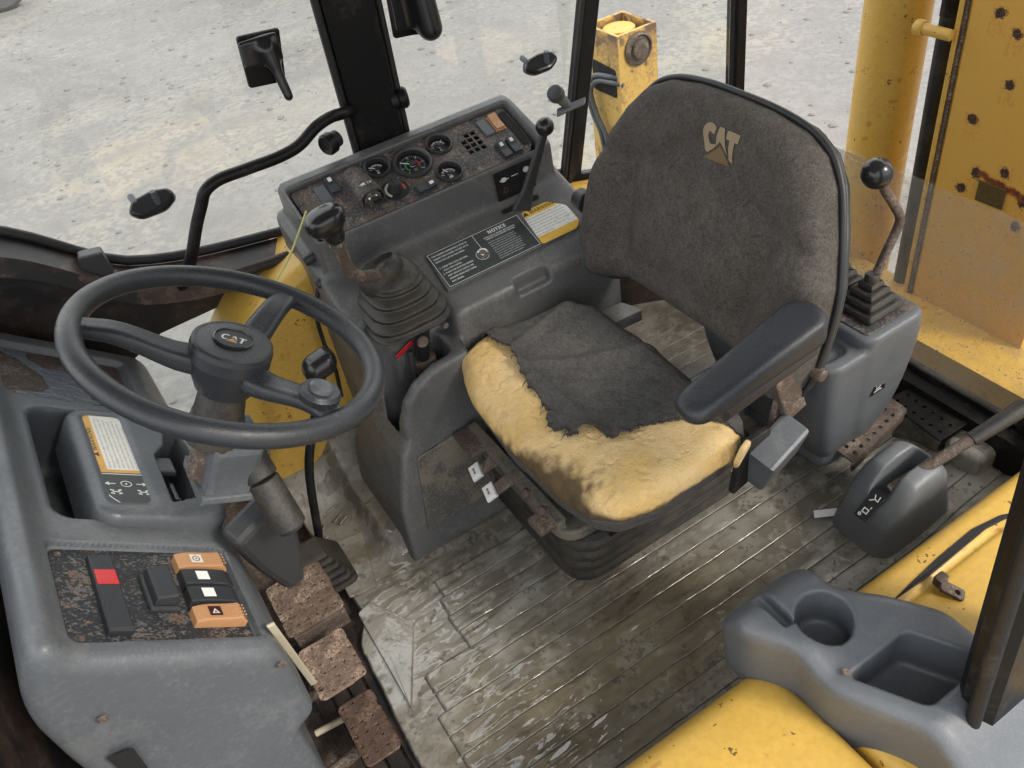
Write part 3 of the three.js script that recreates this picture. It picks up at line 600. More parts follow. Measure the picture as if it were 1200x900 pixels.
{
  const t = thing('vehicle_wheel', 'wheel of a vehicle parked far across the yard, at the upper left corner', 'wheel', [0.12, -1.05, -13.05]);
  const c = (g) => g.rotateX(Math.PI / 2).translate(0.2, -0.70, -12.95);
  P(t, 'tyre', c(lathe([[0.2, -0.1], [0.3, -0.11], [0.345, -0.08], [0.35, 0], [0.345, 0.08], [0.3, 0.11], [0.2, 0.1]], 40)), std({ color: new THREE.Color().setRGB(0.07, 0.07, 0.07), roughness: 0.9 }));
  P(t, 'rim', c(lathe([[0, 0.05], [0.06, 0.06], [0.08, 0.03], [0.17, 0.04], [0.2, 0.09], [0.2, -0.09], [0, -0.09]], 32)), M.greyMetal);
}
{
  // lowered rear glass, dusty
  const t = thing('rear_glass_panel', 'dusty clear glass panel standing behind the rear levers', 'glass panel', [1.5, 0.14, -1.05]);
  const gs = P(t, 'glass_sheet', mv(new THREE.BoxGeometry(0.006, 0.48, 1.0), 1.5, 0.378, -1.12), M.dustyGlass);
  sub(gs, t, 'dust_film', new THREE.PlaneGeometry(1.0, 0.478).rotateY(-Math.PI / 2).translate(1.4955, 0.378, -1.12), M.dustFilm, 'film of dried dust and drops');
  P(t, 'lower_channel', mv(rbox(0.022, 0.03, 1.0, 0.004), 1.5, 0.135, -1.12), M.black);
}
// ================================================================ SEAT
{
  const t = thing('operator_seat', 'worn operator seat with torn dark cloth over bare yellow foam', 'seat', [0.68, 0, -1.06]);
  // cushion of bare foam, soiled along its front and lower edge
  const cx = 0.672, cz = -1.055;
  const footprint = [[0.497, -1.30], [0.52, -1.345], [0.60, -1.355], [0.78, -1.335], [0.835, -1.28], [0.845, -1.05], [0.835, -0.83], [0.78, -0.785], [0.60, -0.775], [0.525, -0.797], [0.488, -0.835], [0.468, -0.92], [0.46, -1.07], [0.47, -1.22]];
  const top = (x, z) => 0.474 - 0.035 * Math.pow(cl((0.60 - x) / 0.14), 1.8) + 0.016 * Math.pow(Math.abs(z - cz) / 0.28, 3) - 0.014 * Math.exp(-(((x - 0.70) / 0.10) ** 2 + ((z - cz) / 0.15) ** 2)) + 0.010 * (f2(x * 12, z * 12, 41, 3) - 0.5) - 0.0022 * sm(0.62, 0.74, f2(x * 42, z * 42, 45, 3));
  const foamF = (x, y, z) => {
    const d2 = sdPoly(x, z, footprint) + 0.012 * (f2(x * 9 + y * 20, z * 9, 43, 3) - 0.5);
    const tp = y - top(x, z), bt = 0.41 - y;
    return smax(smax(d2 - 0.006 * sm(0.40, 0.45, y), tp * 0.9, 0.048), bt, 0.024) * 0.85;
  };
  const gF = boxUV(net(foamF, [0.43, 0.39, -1.4], [0.87, 0.51, -0.74], 0.0042));
  {
    const p = gF.attributes.position, n = gF.attributes.normal, c = new Float32Array(p.count * 3);
    for (let i = 0; i < p.count; i++) {
      const x = p.getX(i), y = p.getY(i), z = p.getZ(i);
      // soil: rubbed-in dirt with a ragged outline on the front right corner, rim and underside
      const nz = f2(x * 60, z * 60 + y * 50, 51, 5), n3 = f2(x * 9 + y * 7, z * 9, 57, 3);
      const corner = Math.exp(-(((x - 0.475) / 0.055) ** 2 + ((z + 0.915) / 0.12) ** 2));
      const rim = sm(0.458, 0.418, y) * sm(-1.22, -0.95, z), rim2 = sm(0.448, 0.415, y) * 0.8;
      const d = sm(0.22, 0.82, corner * 0.8 + rim * 0.45 + rim2 * 0.5 + (nz - 0.45) * 0.7 + (n3 - 0.45) * 0.5);
      const m = mixc([1, 1, 1], mixc([0.035, 0.036, 0.042], [0.17, 0.15, 0.14], nz), d * 0.97);
      c.set(m, i * 3);
    }
    gF.setAttribute('color', new THREE.BufferAttribute(c, 3)); gF.userData.keepUV = true;
  }
  P(t, 'seat_cushion', gF, M.foam);
  // loose flap of foam skin at the right front corner
  P(t, 'foam_flap', join(inF(plate([[-0.016, -0.05], [0.018, -0.058], [0.012, -0.02], [0.02, 0.02], [0.008, 0.05], [-0.02, 0.055], [-0.028, 0.01], [-0.014, -0.02]], 0.011, { r: 0.012, bevel: 0.004 }), frame([0.778, 0.447, -0.772], [0.85, 0.12, -0.3], [0.15, 1, 0.22]))), std({ map: rep(T.foam, 0.3), roughness: 0.9 }));
  // torn cloth cover lying over the back of the cushion
  const cloth = [[0.60, -1.372], [0.583, -1.35], [0.588, -1.30], [0.60, -1.262], [0.594, -1.235], [0.581, -1.19], [0.571, -1.145], [0.577, -1.115], [0.566, -1.082], [0.563, -1.062], [0.545, -1.045], [0.54, -1.02], [0.549, -1.008], [0.562, -1.004], [0.558, -0.988], [0.572, -0.98], [0.588, -0.99], [0.60, -0.978], [0.612, -0.962], [0.603, -0.945], [0.617, -0.925], [0.634, -0.931], [0.652, -0.915], [0.672, -0.922], [0.70, -0.905], [0.735, -0.885], [0.77, -0.852], [0.80, -0.80], [0.835, -0.79], [0.858, -0.83], [0.866, -1.05], [0.852, -1.30], [0.79, -1.362], [0.70, -1.382]];
  const ragged = []; cloth.forEach((p, i) => { const q = cloth[(i + 1) % cloth.length], L = Math.hypot(q[0] - p[0], q[1] - p[1]), k = i < 26 ? Math.max(1, Math.round(L / 0.006)) : 1; for (let j = 0; j < k; j++) { const u = j / k, w = i < 26 && i > 0 ? rr(-0.0035, 0.0035) : 0; ragged.push([mix(p[0], q[0], u) + w, mix(p[1], q[1], u) + w]); } });
  {
    const d = 0.0038, pos = [], tri = [], id = new Map(), nrm = [];
    const fold = (x, z) => 0.009 * Math.exp(-(((x - 0.60 - 0.35 * (z + 1.2) * (z + 1.2)) / 0.012) ** 2)) * sm(-0.98, -1.08, z) + 0.008 * (f2(x * 26, z * 12, 61, 4) - 0.35) + 0.006 * Math.exp(-(((z + 1.16 - 0.5 * (x - 0.7)) / 0.014) ** 2)) + 0.008 * Math.exp(-(((z + 1.29 + 0.25 * (x - 0.7)) / 0.012) ** 2));
    const Y = (x, z) => {                              // height of the foam under the cloth
      let y = 0.52; for (let i = 0; i < 26; i++) { const q = foamF(x, y, z); if (q < 0.0006) break; y -= Math.max(q, 0.001); if (y < 0.4) break; } const e = -sdPoly(x, z, ragged); return y + 0.005 + fold(x, z) + 0.010 * Math.pow(cl(1 - e / 0.02), 2) * sm(0.3, 0.7, f2(x * 45, z * 45, 63, 2)) * sm(0.82, 0.76, x);
    };
    const hgt = new Map(), key = (i, j) => i * 1000 + j;
    const get = (i, j) => { const k = key(i, j); if (!hgt.has(k)) hgt.set(k, Y(0.52 + i * d, -1.40 + j * d)); return hgt.get(k); };
    const vert = (i, j, dy) => { const k = key(i, j) * 2 + (dy ? 1 : 0); if (!id.has(k)) { id.set(k, pos.length / 3); pos.push(0.52 + i * d, get(i, j) - dy, -1.40 + j * d); } return id.get(k); };
    const inside = (i, j) => sdPoly(0.52 + (i + 0.5) * d, -1.40 + (j + 0.5) * d, ragged) < 0 ;
    const N = 96, K = 176, q = [];
    for (let i = 0; i < N; i++) for (let j = 0; j < K; j++) q.push(inside(i, j));
    const is = (i, j) => i >= 0 && j >= 0 && i < N && j < K && q[i * K + j];
    for (let i = 0; i < N; i++) for (let j = 0; j < K; j++) if (is(i, j)) {
      const a = vert(i, j, 0), b = vert(i + 1, j, 0), c = vert(i + 1, j + 1, 0), e = vert(i, j + 1, 0); tri.push(a, e, c, a, c, b);
      const edge = (i0, j0, i1, j1) => { const p = vert(i0, j0, 0), r = vert(i1, j1, 0), s = vert(i0, j0, 0.006), u = vert(i1, j1, 0.006); tri.push(p, r, u, p, u, s); };
      if (!is(i - 1, j)) edge(i, j, i, j + 1); if (!is(i + 1, j)) edge(i + 1, j + 1, i + 1, j); if (!is(i, j - 1)) edge(i + 1, j, i, j); if (!is(i, j + 1)) edge(i, j + 1, i + 1, j + 1);
    }
    const g = new THREE.BufferGeometry(); g.setAttribute('position', new THREE.Float32BufferAttribute(pos, 3)); g.setIndex(tri); g.computeVertexNormals();
    const cov = P(t, 'seat_cover', g, M.clothDark, 'torn dark grey cloth cover with a ragged front edge');
    const thr = [];
    for (let i = 0; i < 30; i++) {
      const k = Math.floor(rr(10, ragged.length - 40)), [x, z] = ragged[k], a = rr(0, 6.3), l = rr(0.004, 0.013), y = Y(x - 0.004, z);
      thr.push(tube([[x + 0.004, y, z], [x - 0.004 + Math.cos(a) * l * 0.3, y + rr(0.001, 0.006), z + Math.sin(a) * l * 0.5], [x - 0.006 - Math.abs(Math.cos(a)) * l, y - 0.003, z + Math.sin(a) * l]], 0.0007, { seg: 5, rad: 4, cap: false }));
    }
    sub(cov, t, 'loose_threads', join(thr), M.clothDark).userData.kind = 'stuff';
  }
  // cloth skirt round the cushion pan
  const pan = footprint.map(([x, z]) => [cx + (x - cx) * 1.0, cz + (z - cz) * 1.0]);
  P(t, 'seat_skirt', net((x, y, z) => { const d = sdPoly(x, z, pan) + 0.016 - 0.010 * sm(0.375, 0.42, y) + 0.006 * (f2(x * 14, z * 14 + y * 9, 65, 3) - 0.5); return smax(d, Math.abs(y - 0.397) - 0.026, 0.012) * 0.8; }, [0.42, 0.35, -1.4], [0.88, 0.435, -0.73], 0.006), M.clothDark);
  P(t, 'seat_pan', mv(rbox(0.31, 0.44, 0.07, 0.012).rotateX(-Math.PI / 2), 0.70, 0.325, cz - 0.03), M.black);
  // ---- backrest, seen as an outline (v up the back, z across) with an arch cut in its lower edge
  const ln = 0.27, uL = Math.hypot(ln, 1), U = [ln / uL, 1 / uL, 0], Nn = [-1 / uL, ln / uL, 0], O = [0.955, 0.487, 0];
  const half = [[0.0, 0.006], [0.10, 0.008], [0.17, 0.004], [0.22, -0.012], [0.262, -0.028], [0.298, -0.025], [0.322, 0.01], [0.333, 0.07], [0.334, 0.15], [0.326, 0.22], [0.30, 0.30], [0.262, 0.378], [0.225, 0.42], [0.175, 0.444], [0.09, 0.457], [0, 0.459]];
  const out = [...half.map(([w, v]) => [-1.098 + w, v]), ...half.slice(1, -1).reverse().map(([w, v]) => [-1.098 - w, v])];
  const backF = (thick, grow) => (x, y, z) => {
    const dx = x - O[0], dy = y - O[1], v = dx * U[0] + dy * U[1], n = dx * Nn[0] + dy * Nn[1];
    const w = Math.abs(z + 1.098), d2 = sdPoly(z, v, out) - grow;
    const wing = 0.028 * sm(0.16, 0.32, w) * sm(0.46, 0.25, v);
    let f = 0.0;
    if (thick) {
      const inn = cl(-d2 / 0.05);
      f = 0.052 + wing + 0.014 * Math.sqrt(inn) - 0.011 * Math.exp(-(((v - 0.27 + 0.10 * Math.exp(-((w / 0.13) ** 2)) * -1) / 0.02) ** 2)) - 0.013 * Math.exp(-(((w - 0.175 - 0.12 * (v - 0.1)) / 0.022) ** 2)) * sm(0.02, 0.1, v) * sm(0.36, 0.24, v)
        + 0.016 * Math.exp(-(((v - 0.16) / 0.07) ** 2)) * sm(0.2, 0.08, w) + 0.004 * (f2(v * 14, z * 14, 71, 3) - 0.5);
      return smax(smax(d2, n - f, 0.05), -0.005 - n + wing * 0.5, 0.01) * 0.85;
    }
    return smax(smax(d2, n + 0.004 - wing * 0.5, 0.012), -n - 0.03 + wing * 0.5, 0.03) * 0.85;
  };
  const back = P(t, 'backrest', net(backF(true, -0.004), [0.78, 0.42, -1.46], [1.09, 1.05, -0.74], 0.006), M.cloth);
  sub(back, t, 'back_shell', net(backF(false, 0.004), [0.86, 0.42, -1.46], [1.1, 1.03, -0.73], 0.008), M.knobDull);
  const edge = out.map(([z, v]) => { const w = Math.abs(z + 1.098), wing = 0.028 * sm(0.16, 0.32, w) * sm(0.46, 0.25, v) * 0.5 + 0.002; return [O[0] + U[0] * v + Nn[0] * wing, O[1] + U[1] * v + Nn[1] * wing, z]; });
  sub(back, t, 'piping', tube(edge, 0.0058, { closed: true, seg: 6 }), M.knobDull);
  // stitched emblem on the upper backrest
  const emb = canvasTex(256, 200, (c, w, h) => {
    c.clearRect(0, 0, w, h); c.fillStyle = '#a8977b'; c.font = 'bold 112px sans-serif'; c.textAlign = 'center'; c.strokeStyle = '#a8977b'; c.lineWidth = 13; c.lineJoin = 'round';
    c.save(); c.translate(w / 2, 112); c.scale(1.0, 1.2); c.fillText('CAT', 0, 0); c.strokeText('CAT', 0, 0); c.restore();
    c.globalCompositeOperation = 'destination-out'; c.beginPath(); c.moveTo(128, 62); c.lineTo(34, 150); c.lineTo(222, 150); c.closePath(); c.fill();
    c.globalCompositeOperation = 'source-over'; c.fillStyle = '#7f6b4d'; c.beginPath(); c.moveTo(128, 74); c.lineTo(58, 140); c.lineTo(198, 140); c.closePath(); c.fill();
    c.fillStyle = '#a8977b'; c.save(); c.beginPath(); c.rect(0, 0, w, 112); c.clip(); c.restore();
    c.globalCompositeOperation = 'destination-out'; for (let i = 0; i < 1500; i++) { c.fillStyle = `rgba(0,0,0,${rr(0.2, 0.8)})`; c.fillRect(rr(0, w), rr(0, h), rr(1, 3), 1.5); }
  });
  {
    const F = backF(true, -0.004), nu = 14, nv = 10, W = 0.112, H = 0.096, zc = -1.068, vc = 0.368, pos = [], uv = [], tri = [];
    for (let j = 0; j <= nv; j++) for (let i = 0; i <= nu; i++) {
      const a = i / nu - 0.5, b = j / nv - 0.5, z = zc + a * W, v = vc + b * H; let n = 0.14;
      for (let k = 0; k < 40; k++) { const q = F(O[0] + U[0] * v + Nn[0] * n, O[1] + U[1] * v + Nn[1] * n, z); if (q < 0.0004) break; n -= q * 0.9; }
      n += 0.0016; pos.push(O[0] + U[0] * v + Nn[0] * n, O[1] + U[1] * v + Nn[1] * n, z); uv.push(i / nu, j / nv);
    }
    for (let j = 0; j < nv; j++) for (let i = 0; i < nu; i++) { const k = j * (nu + 1) + i; tri.push(k, k + 1, k + nu + 2, k, k + nu + 2, k + nu + 1); }
    let g = new THREE.BufferGeometry(); g.setAttribute('position', new THREE.Float32BufferAttribute(pos, 3)); g.setAttribute('uv', new THREE.Float32BufferAttribute(uv, 2)); g.setIndex(tri); g.computeVertexNormals(); g = g.toNonIndexed(); g.userData.keepUV = true;
    sub(back, t, 'emblem', g, std({ map: emb, alphaTest: 0.45, roughness: 0.9, bumpMap: rep(T.clothB, 0.25), bumpScale: 0.0005 }), 'worn pale lettering stitched on the backrest');
  }
  for (const z of [-1.39, -0.80]) P(t, 'back_bracket', inF(rbox(0.05, 0.24, 0.014, 0.003), frame([0.905, 0.42, z], [1, -0.2, 0], [0.2, 1, 0])), M.rust, 'rusty hinge bracket');
  P(t, 'recliner_knob', join(rod([0.935, 0.63, -1.46], [0.935, 0.63, -1.425], 0.024, 0.026), rod([0.935, 0.63, -1.425], [0.935, 0.63, -1.39], 0.012)), M.knobDull);
  // ---- armrest
  const aF = frame([0.777, 0.681, -0.754], [0.98, 0.115, -0.02], [0, 1, 0]);
  const aI = aF.clone().invert().elements;
  const arm = P(t, 'armrest', net((x, y, z) => {
    const u = aI[0] * x + aI[4] * y + aI[8] * z + aI[12], v = aI[1] * x + aI[5] * y + aI[9] * z + aI[13], w = aI[2] * x + aI[6] * y + aI[10] * z + aI[14];
    const k = cl((u + 0.145) / 0.29), hw = mix(0.034, 0.045, k) - 0.006 * sm(0.9, 1, k), hh = mix(0.019, 0.03, k);
    const pl = smax(Math.abs(u) - 0.15, Math.abs(w) - hw, 0.036);
    return smax(pl, Math.abs(v + 0.01 * (1 - k)) - hh, 0.02) * 0.9;
  }, [0.60, 0.55, -0.83], [0.96, 0.75, -0.66], 0.0045), M.vinyl);
  sub(arm, t, 'armrest_base', inF(rbox(0.21, 0.028, 0.06, 0.008), off(aF, 0.02, -0.043, 0)), M.knobDull);
  P(t, 'armrest_link', join(inF(rbox(0.05, 0.15, 0.016, 0.004), frame([0.905, 0.52, -0.785], [1, 0.35, 0], [-0.35, 1, 0])), rod([0.955, 0.545, -0.80], [0.955, 0.545, -0.75], 0.013)), M.rust, 'rusty armrest hinge');
  P(t, 'side_box', inF(rbox(0.115, 0.09, 0.06, 0.008), frame([0.858, 0.405, -0.765], [0.95, 0.12, -0.18], [-0.05, 1, 0.35])), M.greyMetal, 'scuffed grey metal box under the armrest');
  P(t, 'side_strap', inF(plate([[-0.05, -0.07], [0.04, -0.07], [0.05, 0.05], [-0.03, 0.07]], 0.012, { r: 0.012 }), frame([0.805, 0.42, -0.778], [1, 0.1, -0.1], [0, 1, 0.1])), M.rubber);
  // ---- suspension: plate, ridged rubber skirt, sliders and clips
  const baseO = [[0.512, -1.40], [1.02, -1.40], [1.02, -0.962], [0.512, -0.962]], baseT = [[0.512, -1.37], [0.97, -1.37], [0.97, -0.93], [0.512, -0.93]];
  P(t, 'suspension_plate', plate([[0.492, 0.95], [0.90, 0.95], [0.90, 1.335], [0.492, 1.335]], 0.03, { r: 0.06, bevel: 0.005 }).rotateX(-Math.PI / 2).translate(0, 0.215, 0), M.dirty);
  const ring = (e, k = 0) => baseO.map(([x, z], i) => [mix(x, baseT[i][0], k) + (i === 0 || i === 3 ? -e : e), mix(z, baseT[i][1], k) + (i < 2 ? -e : e)]);
  for (let k = 0; k < 4; k++) P(t, 'rubber_fold', plate(ring(0.004, 1 - k / 3.3).map(([x, z]) => [x, -z]), 0.043, { r: 0.08, bevel: 0.017, seg: 10 }).rotateX(-Math.PI / 2).translate(0, 0.17 - k * 0.044, 0), M.boot);
  for (const [z, l] of [[-1.275, 0.09], [-0.985, 0.05]]) P(t, 'slide_bracket', mv(rbox(0.055, 0.014, l, 0.004), 0.474, 0.288, z), M.rust);
  P(t, 'cross_rail', mv(rbox(0.02, 0.03, 0.36, 0.004), 0.492, 0.292, -1.13), M.dirty);
  const tag = canvasTex(64, 96, (c, w, h) => { c.fillStyle = '#d8dad8'; c.fillRect(0, 0, w, h); c.fillStyle = '#222'; c.beginPath(); c.moveTo(32, 18); c.lineTo(46, 36); c.lineTo(18, 36); c.fill(); c.fillRect(26, 40, 12, 16); c.beginPath(); c.moveTo(32, 78); c.lineTo(46, 60); c.lineTo(18, 60); c.fill(); });
  for (const [x, z] of [[0.446, -1.215], [0.44, -1.145]]) {
    const f = frame([x + 0.006, 0.262, z], [0.55, 0.35, 0.2], [0.2, 0.2, -0.9]);
    const lv = P(t, 'adjuster_lever', join(inF(rbox(0.075, 0.03, 0.008, 0.003), off(f, 0.03, 0, -0.006))), M.rust);
    const cp = sub(lv, t, 'lever_grip', inF(rbox(0.027, 0.037, 0.014, 0.005), off(f, -0.012, 0, 0)), M.white);
    void cp; sub(lv, t, 'lever_symbol', sheet(0.019, 0.027, off(f, -0.012, 0, 0.0078)), std({ map: tag, roughness: 0.4 }));
  }
  for (const z of [-1.06, -1.0]) P(t, 'rail_bolt', alongDir(lathe([[0, 0], [0.011, 0], [0.011, 0.006], [0.008, 0.01], [0, 0.01]], 6), [0.480, 0.302, z], [-1, 0.5, 0]), M.rust);
}
// ================================================================ SIDE CONSOLE
const rockerGeo = (w, h, d) => {                        // rocker switch cap, gently dished, lying in local xy, facing z
  const s = new THREE.Shape(); s.moveTo(-h / 2, 0); s.lineTo(h / 2, 0); s.lineTo(h / 2, d * 0.95); s.quadraticCurveTo(h * 0.2, d * 0.82, 0, d * 0.55); s.quadraticCurveTo(-h * 0.2, d * 0.62, -h / 2, d * 0.62); s.closePath();
  return clean(new THREE.ExtrudeGeometry(s, { depth: w - 0.004, bevelEnabled: true, bevelThickness: 0.002, bevelSize: 0.0015, bevelOffset: -0.0015, bevelSegments: 2, curveSegments: 6 }).translate(0, 0, -(w - 0.004) / 2).applyMatrix4(new THREE.Matrix4().makeBasis(V(0, 1, 0), V(0, 0, 1), V(1, 0, 0))));
};
{
  const t = thing('side_console', 'grey side console with gauges, notice plate and gear box beside the seat', 'console', [0.62, 0, -1.55]);
  const deckY = (z) => 0.57 + 0.379 * (-1.436 - z);
  const hood = [[-1.575, 0.45], [-1.583, 0.715], [-1.60, 0.728], [-1.738, 0.783], [-1.765, 0.786], [-1.79, 0.765], [-1.805, 0.45]];
  const pF = frame([0.66, 0.7375, -1.666], [1, 0, 0], [0, 0.055, -0.138]);
  const pI = pF.clone().invert().elements;
  const nF = frame([0.734, 0.588, -1.4835], [1, 0, 0], [0, 0.036, -0.095]);
  const box = (x, y, z, x0, x1, y0, y1, z0, z1, r) => sdB(x - (x0 + x1) / 2, y - (y0 + y1) / 2, z - (z0 + z1) / 2, (x1 - x0) / 2, (y1 - y0) / 2, (z1 - z0) / 2, r);
  const shellPoly = [[0.262, 0.0], [0.275, 0.16], [0.32, 0.29], [0.345, 0.325], [0.352, 0.37], [0.368, 0.415], [0.40, 0.45], [0.45, 0.472], [0.54, 0.478], [0.535, 0.0]];
  P(t, 'console_body', net((x, y, z) => {
    // lower body under the sloping deck
    let d = smax(box(x, y, z, 0.335, 0.985, -0.02, 0.80, -1.81, -1.375, 0.02), (y - deckY(z)) * 0.935, 0.018);
    d = smax(d, (x - 0.985 + (0.62 - y) * -0.0) , 0.02);
    // raised hood that holds the gauges
    let h = smax(sdPoly(z, y, hood), Math.abs(x - 0.657) - 0.301, 0.016);
    d = smin(d, h, 0.02);
    d = smax(d, (x - 0.955 - 0.35 * (0.80 - y)) * 0.94, 0.03);
    // recess for the gauge panel
    const u = pI[0] * x + pI[4] * y + pI[8] * z + pI[12], v = pI[1] * x + pI[5] * y + pI[9] * z + pI[13], w = pI[2] * x + pI[6] * y + pI[10] * z + pI[14];
    d = smax(d, -sdB(u + 0.0135, v, w - 0.012, 0.281, 0.080, 0.03, 0.01), 0.006);
    // socket in the near edge of the deck, for the latch of the lid
    d = smax(d, -box(x, y, z, 0.70, 0.785, 0.515, 0.60, -1.395, -1.33, 0.008), 0.008);
    // gear box shroud in front, with its open top
    d = smax(d, -box(x, y, z, 0.20, 0.538, 0.40, 0.90, -1.452, -1.25, 0.03), 0.03);
    d = smax(d, -box(x, y, z, 0.20, 0.36, -0.1, 0.43, -1.47, -1.25, 0.02), 0.02);
    let g = smax(sdPoly(x, y, shellPoly), Math.abs(z + 1.44) - 0.104 - 0.05 * sm(0.4, 0.0, y), 0.016);
    d = smin(d, g, 0.012);
    d = smax(d, -box(x, y, z, 0.348, 0.512, 0.22, 0.70, -1.455, -1.362, 0.025), 0.008);
    return d * 0.9;
  }, [0.25, -0.02, -1.83], [1.12, 0.81, -1.28], 0.0065), M.plastic);
  P(t, 'access_panel', plate([[0.315, 0.075], [0.505, 0.095], [0.495, 0.292], [0.352, 0.282]], 0.008, { r: 0.012, bevel: 0.003 }).applyMatrix4(frame([0, 0, -1.276], [1, 0, 0], [0, 1, -0.17])).translate(0, 0, -0.003), M.dirty, 'dirty lower cover of the gear box shroud');
  // ---- gauge panel
  const at = (x, y, z = 0) => off(pF, x, y, z);
  const holes = [circleHole(-0.088, 0.05, 0.0295), circleHole(-0.012, 0.024, 0.0445), circleHole(0.069, 0.044, 0.0305), circleHole(0.047, -0.041, 0.0305)];
  for (let i = 0; i < 3; i++) for (let j = 0; j < 4; j++) if (i * 4 + j !== 3) holes.push([[0.117 + i * 0.0165, -0.018 + j * 0.0165], [0.117 + i * 0.0165, -0.005 + j * 0.0165], [0.1295 + i * 0.0165, -0.005 + j * 0.0165], [0.1295 + i * 0.0165, -0.018 + j * 0.0165]].map(([x, y]) => [x, y, 0.001]));
  const panel = P(t, 'gauge_panel', inF(plate([[-0.290, -0.0765], [0.244, -0.0765], [0.264, -0.05], [0.264, 0.0765], [-0.290, 0.0765]], 0.006, { r: 0.012, bevel: 0.0008, holes, seg: 24 }), off(pF, 0, 0, -0.004)), M.flake);
  sub(panel, t, 'panel_backing', inF(new THREE.BoxGeometry(0.53, 0.145, 0.002), off(pF, 0, 0, -0.013)), M.hole);
  const face = (kind) => canvasTex(256, 256, (c, w) => {
    c.fillStyle = '#16181a'; c.fillRect(0, 0, w, w); c.translate(128, 128);
    c.strokeStyle = '#c9ccca'; c.lineWidth = 4;
    const arc = (r, a, b, col, lw) => { c.strokeStyle = col; c.lineWidth = lw; c.beginPath(); c.arc(0, 0, r, a, b); c.stroke(); };
    const tick = (a, r0, r1, lw = 3, col = '#c9ccca') => { c.strokeStyle = col; c.lineWidth = lw; c.beginPath(); c.moveTo(Math.cos(a) * r0, Math.sin(a) * r0); c.lineTo(Math.cos(a) * r1, Math.sin(a) * r1); c.stroke(); };
    if (kind === 'tach') {
      arc(54, 2.3, 4.7, '#37a060', 11); arc(54, 5.6, 6.9, '#c04030', 11); c.fillStyle = '#cfd2d0'; c.font = '17px sans-serif'; c.textAlign = 'center'; c.textBaseline = 'middle';
      for (let i = 0; i <= 30; i++) { const a = 2.35 + i / 30 * 4.7; tick(a, i % 5 ? 88 : 80, 98, i % 5 ? 3 : 7); if (i % 5 === 0) c.fillText(String(i), Math.cos(a) * 74, Math.sin(a) * 74); }
      c.font = '13px sans-serif'; c.fillText('x100', 0, 40); c.fillText('RPM', 0, 56);
    } else {
      const a0 = kind === 'fuel' ? 3.6 : 3.4, a1 = kind === 'fuel' ? 5.8 : 6.0;
      arc(80, a0, a0 + 0.5, '#b23a2c', 14); arc(80, a0 + 0.55, a1, '#d4d8d5', 14); for (let i = 0; i < 6; i++) tick(mix(a0, a1, i / 5), 56, 92, 9);
      c.fillStyle = '#d4d8d5'; if (kind === 'fuel') { c.fillRect(-16, 22, 20, 34); c.fillRect(8, 30, 5, 24); } else if (kind === 'temp') { c.fillRect(-4, 12, 8, 36); c.beginPath(); c.arc(0, 54, 10, 0, 7); c.fill(); c.fillRect(-24, 64, 48, 5); } else { c.fillRect(-24, 24, 48, 28); c.fillRect(-18, 16, 10, 8); c.fillRect(8, 16, 10, 8); }
    }
    for (let i = 0; i < 500; i++) { c.fillStyle = `rgba(150,135,110,${rr(0.05, 0.3)})`; c.fillRect(rr(-128, 128), rr(-128, 128), rr(1, 4), rr(1, 3)); }
  });
  const gauge = (x, y, r, kind, a, label) => {
    const F = at(x, y, 0.002), b = P(t, 'gauge', inF(lathe([[r * 0.80, -0.012], [r * 0.80, 0.004], [r * 0.86, 0.0075], [r * 0.97, 0.0065], [r, 0.003], [r, -0.004]], 40).rotateX(Math.PI / 2), F), M.knobDull, label);
    const disc = new THREE.CircleGeometry(r * 0.82, 36).toNonIndexed(); disc.applyMatrix4(off(F, 0, 0, -0.007)); disc.userData.keepUV = true;
    sub(b, t, 'dial', disc, std({ map: face(kind), roughness: 0.5 }));
    sub(b, t, 'needle', join(inF(plate([[-0.0012, -r * 0.15], [0.0012, -r * 0.15], [0.0006, r * 0.62], [-0.0006, r * 0.62]], 0.0012, { r: 0, bevel: 0 }).rotateZ(a), off(F, 0, 0, -0.004)), inF(new THREE.CylinderGeometry(r * 0.13, r * 0.15, 0.004, 16).rotateX(Math.PI / 2), off(F, 0, 0, -0.003))), kind === 'tach' ? M.white : M.white);
    sub(b, t, 'hub_cap', inF(lathe([[0, 0.0035], [r * 0.14, 0.003], [r * 0.16, 0], [r * 0.16, -0.002]], 16).rotateX(Math.PI / 2), off(F, 0, 0, -0.001)), M.knobDull);
  };
  gauge(-0.088, 0.05, 0.0312, 'fuel', 0.9, 'small fuel gauge, leftmost dial of the panel');
  gauge(-0.012, 0.024, 0.0465, 'tach', 0.95, 'large engine speed dial with green and red arcs');
  gauge(0.069, 0.044, 0.0322, 'temp', -0.8, 'small dial at the top of the panel beside the vent');
  gauge(0.047, -0.041, 0.0322, 'volt', 0.4, 'small dial at the lower edge of the panel');
  const sw = (x, y, m, label, rot = 0, mark = true) => {
    const F = at(x, y, 0.002).multiply(new THREE.Matrix4().makeRotationZ(rot));
    const b = P(t, 'rocker_switch', join(inF(rbox(0.027, 0.05, 0.006, 0.002), F), inF(rockerGeo(0.022, 0.045, 0.011), off(F, 0, 0, 0.002))), m, label);
    if (mark) sub(b, t, 'switch_symbol', inF(rbox(0.0085, 0.010, 0.0012, 0.0004, 1).rotateX(0.22), off(F, 0, 0.013, 0.0118)), M.white);
  };
  sw(-0.199, 0.048, M.switchBlack, 'black rocker switch at the left end of the gauge panel');
  sw(-0.022, -0.056, M.switchBlack, 'black rocker switch lying under the large dial', -Math.PI / 2);
  sw(0.2205, 0.037, M.orange, 'orange rocker switch at the right end of the panel', 0, false);
  sw(0.189, -0.048, M.switchBlack, 'black rocker switch, left of the lower right pair');
  sw(0.217, -0.046, M.switchBlack, 'black rocker switch, right of the lower right pair');
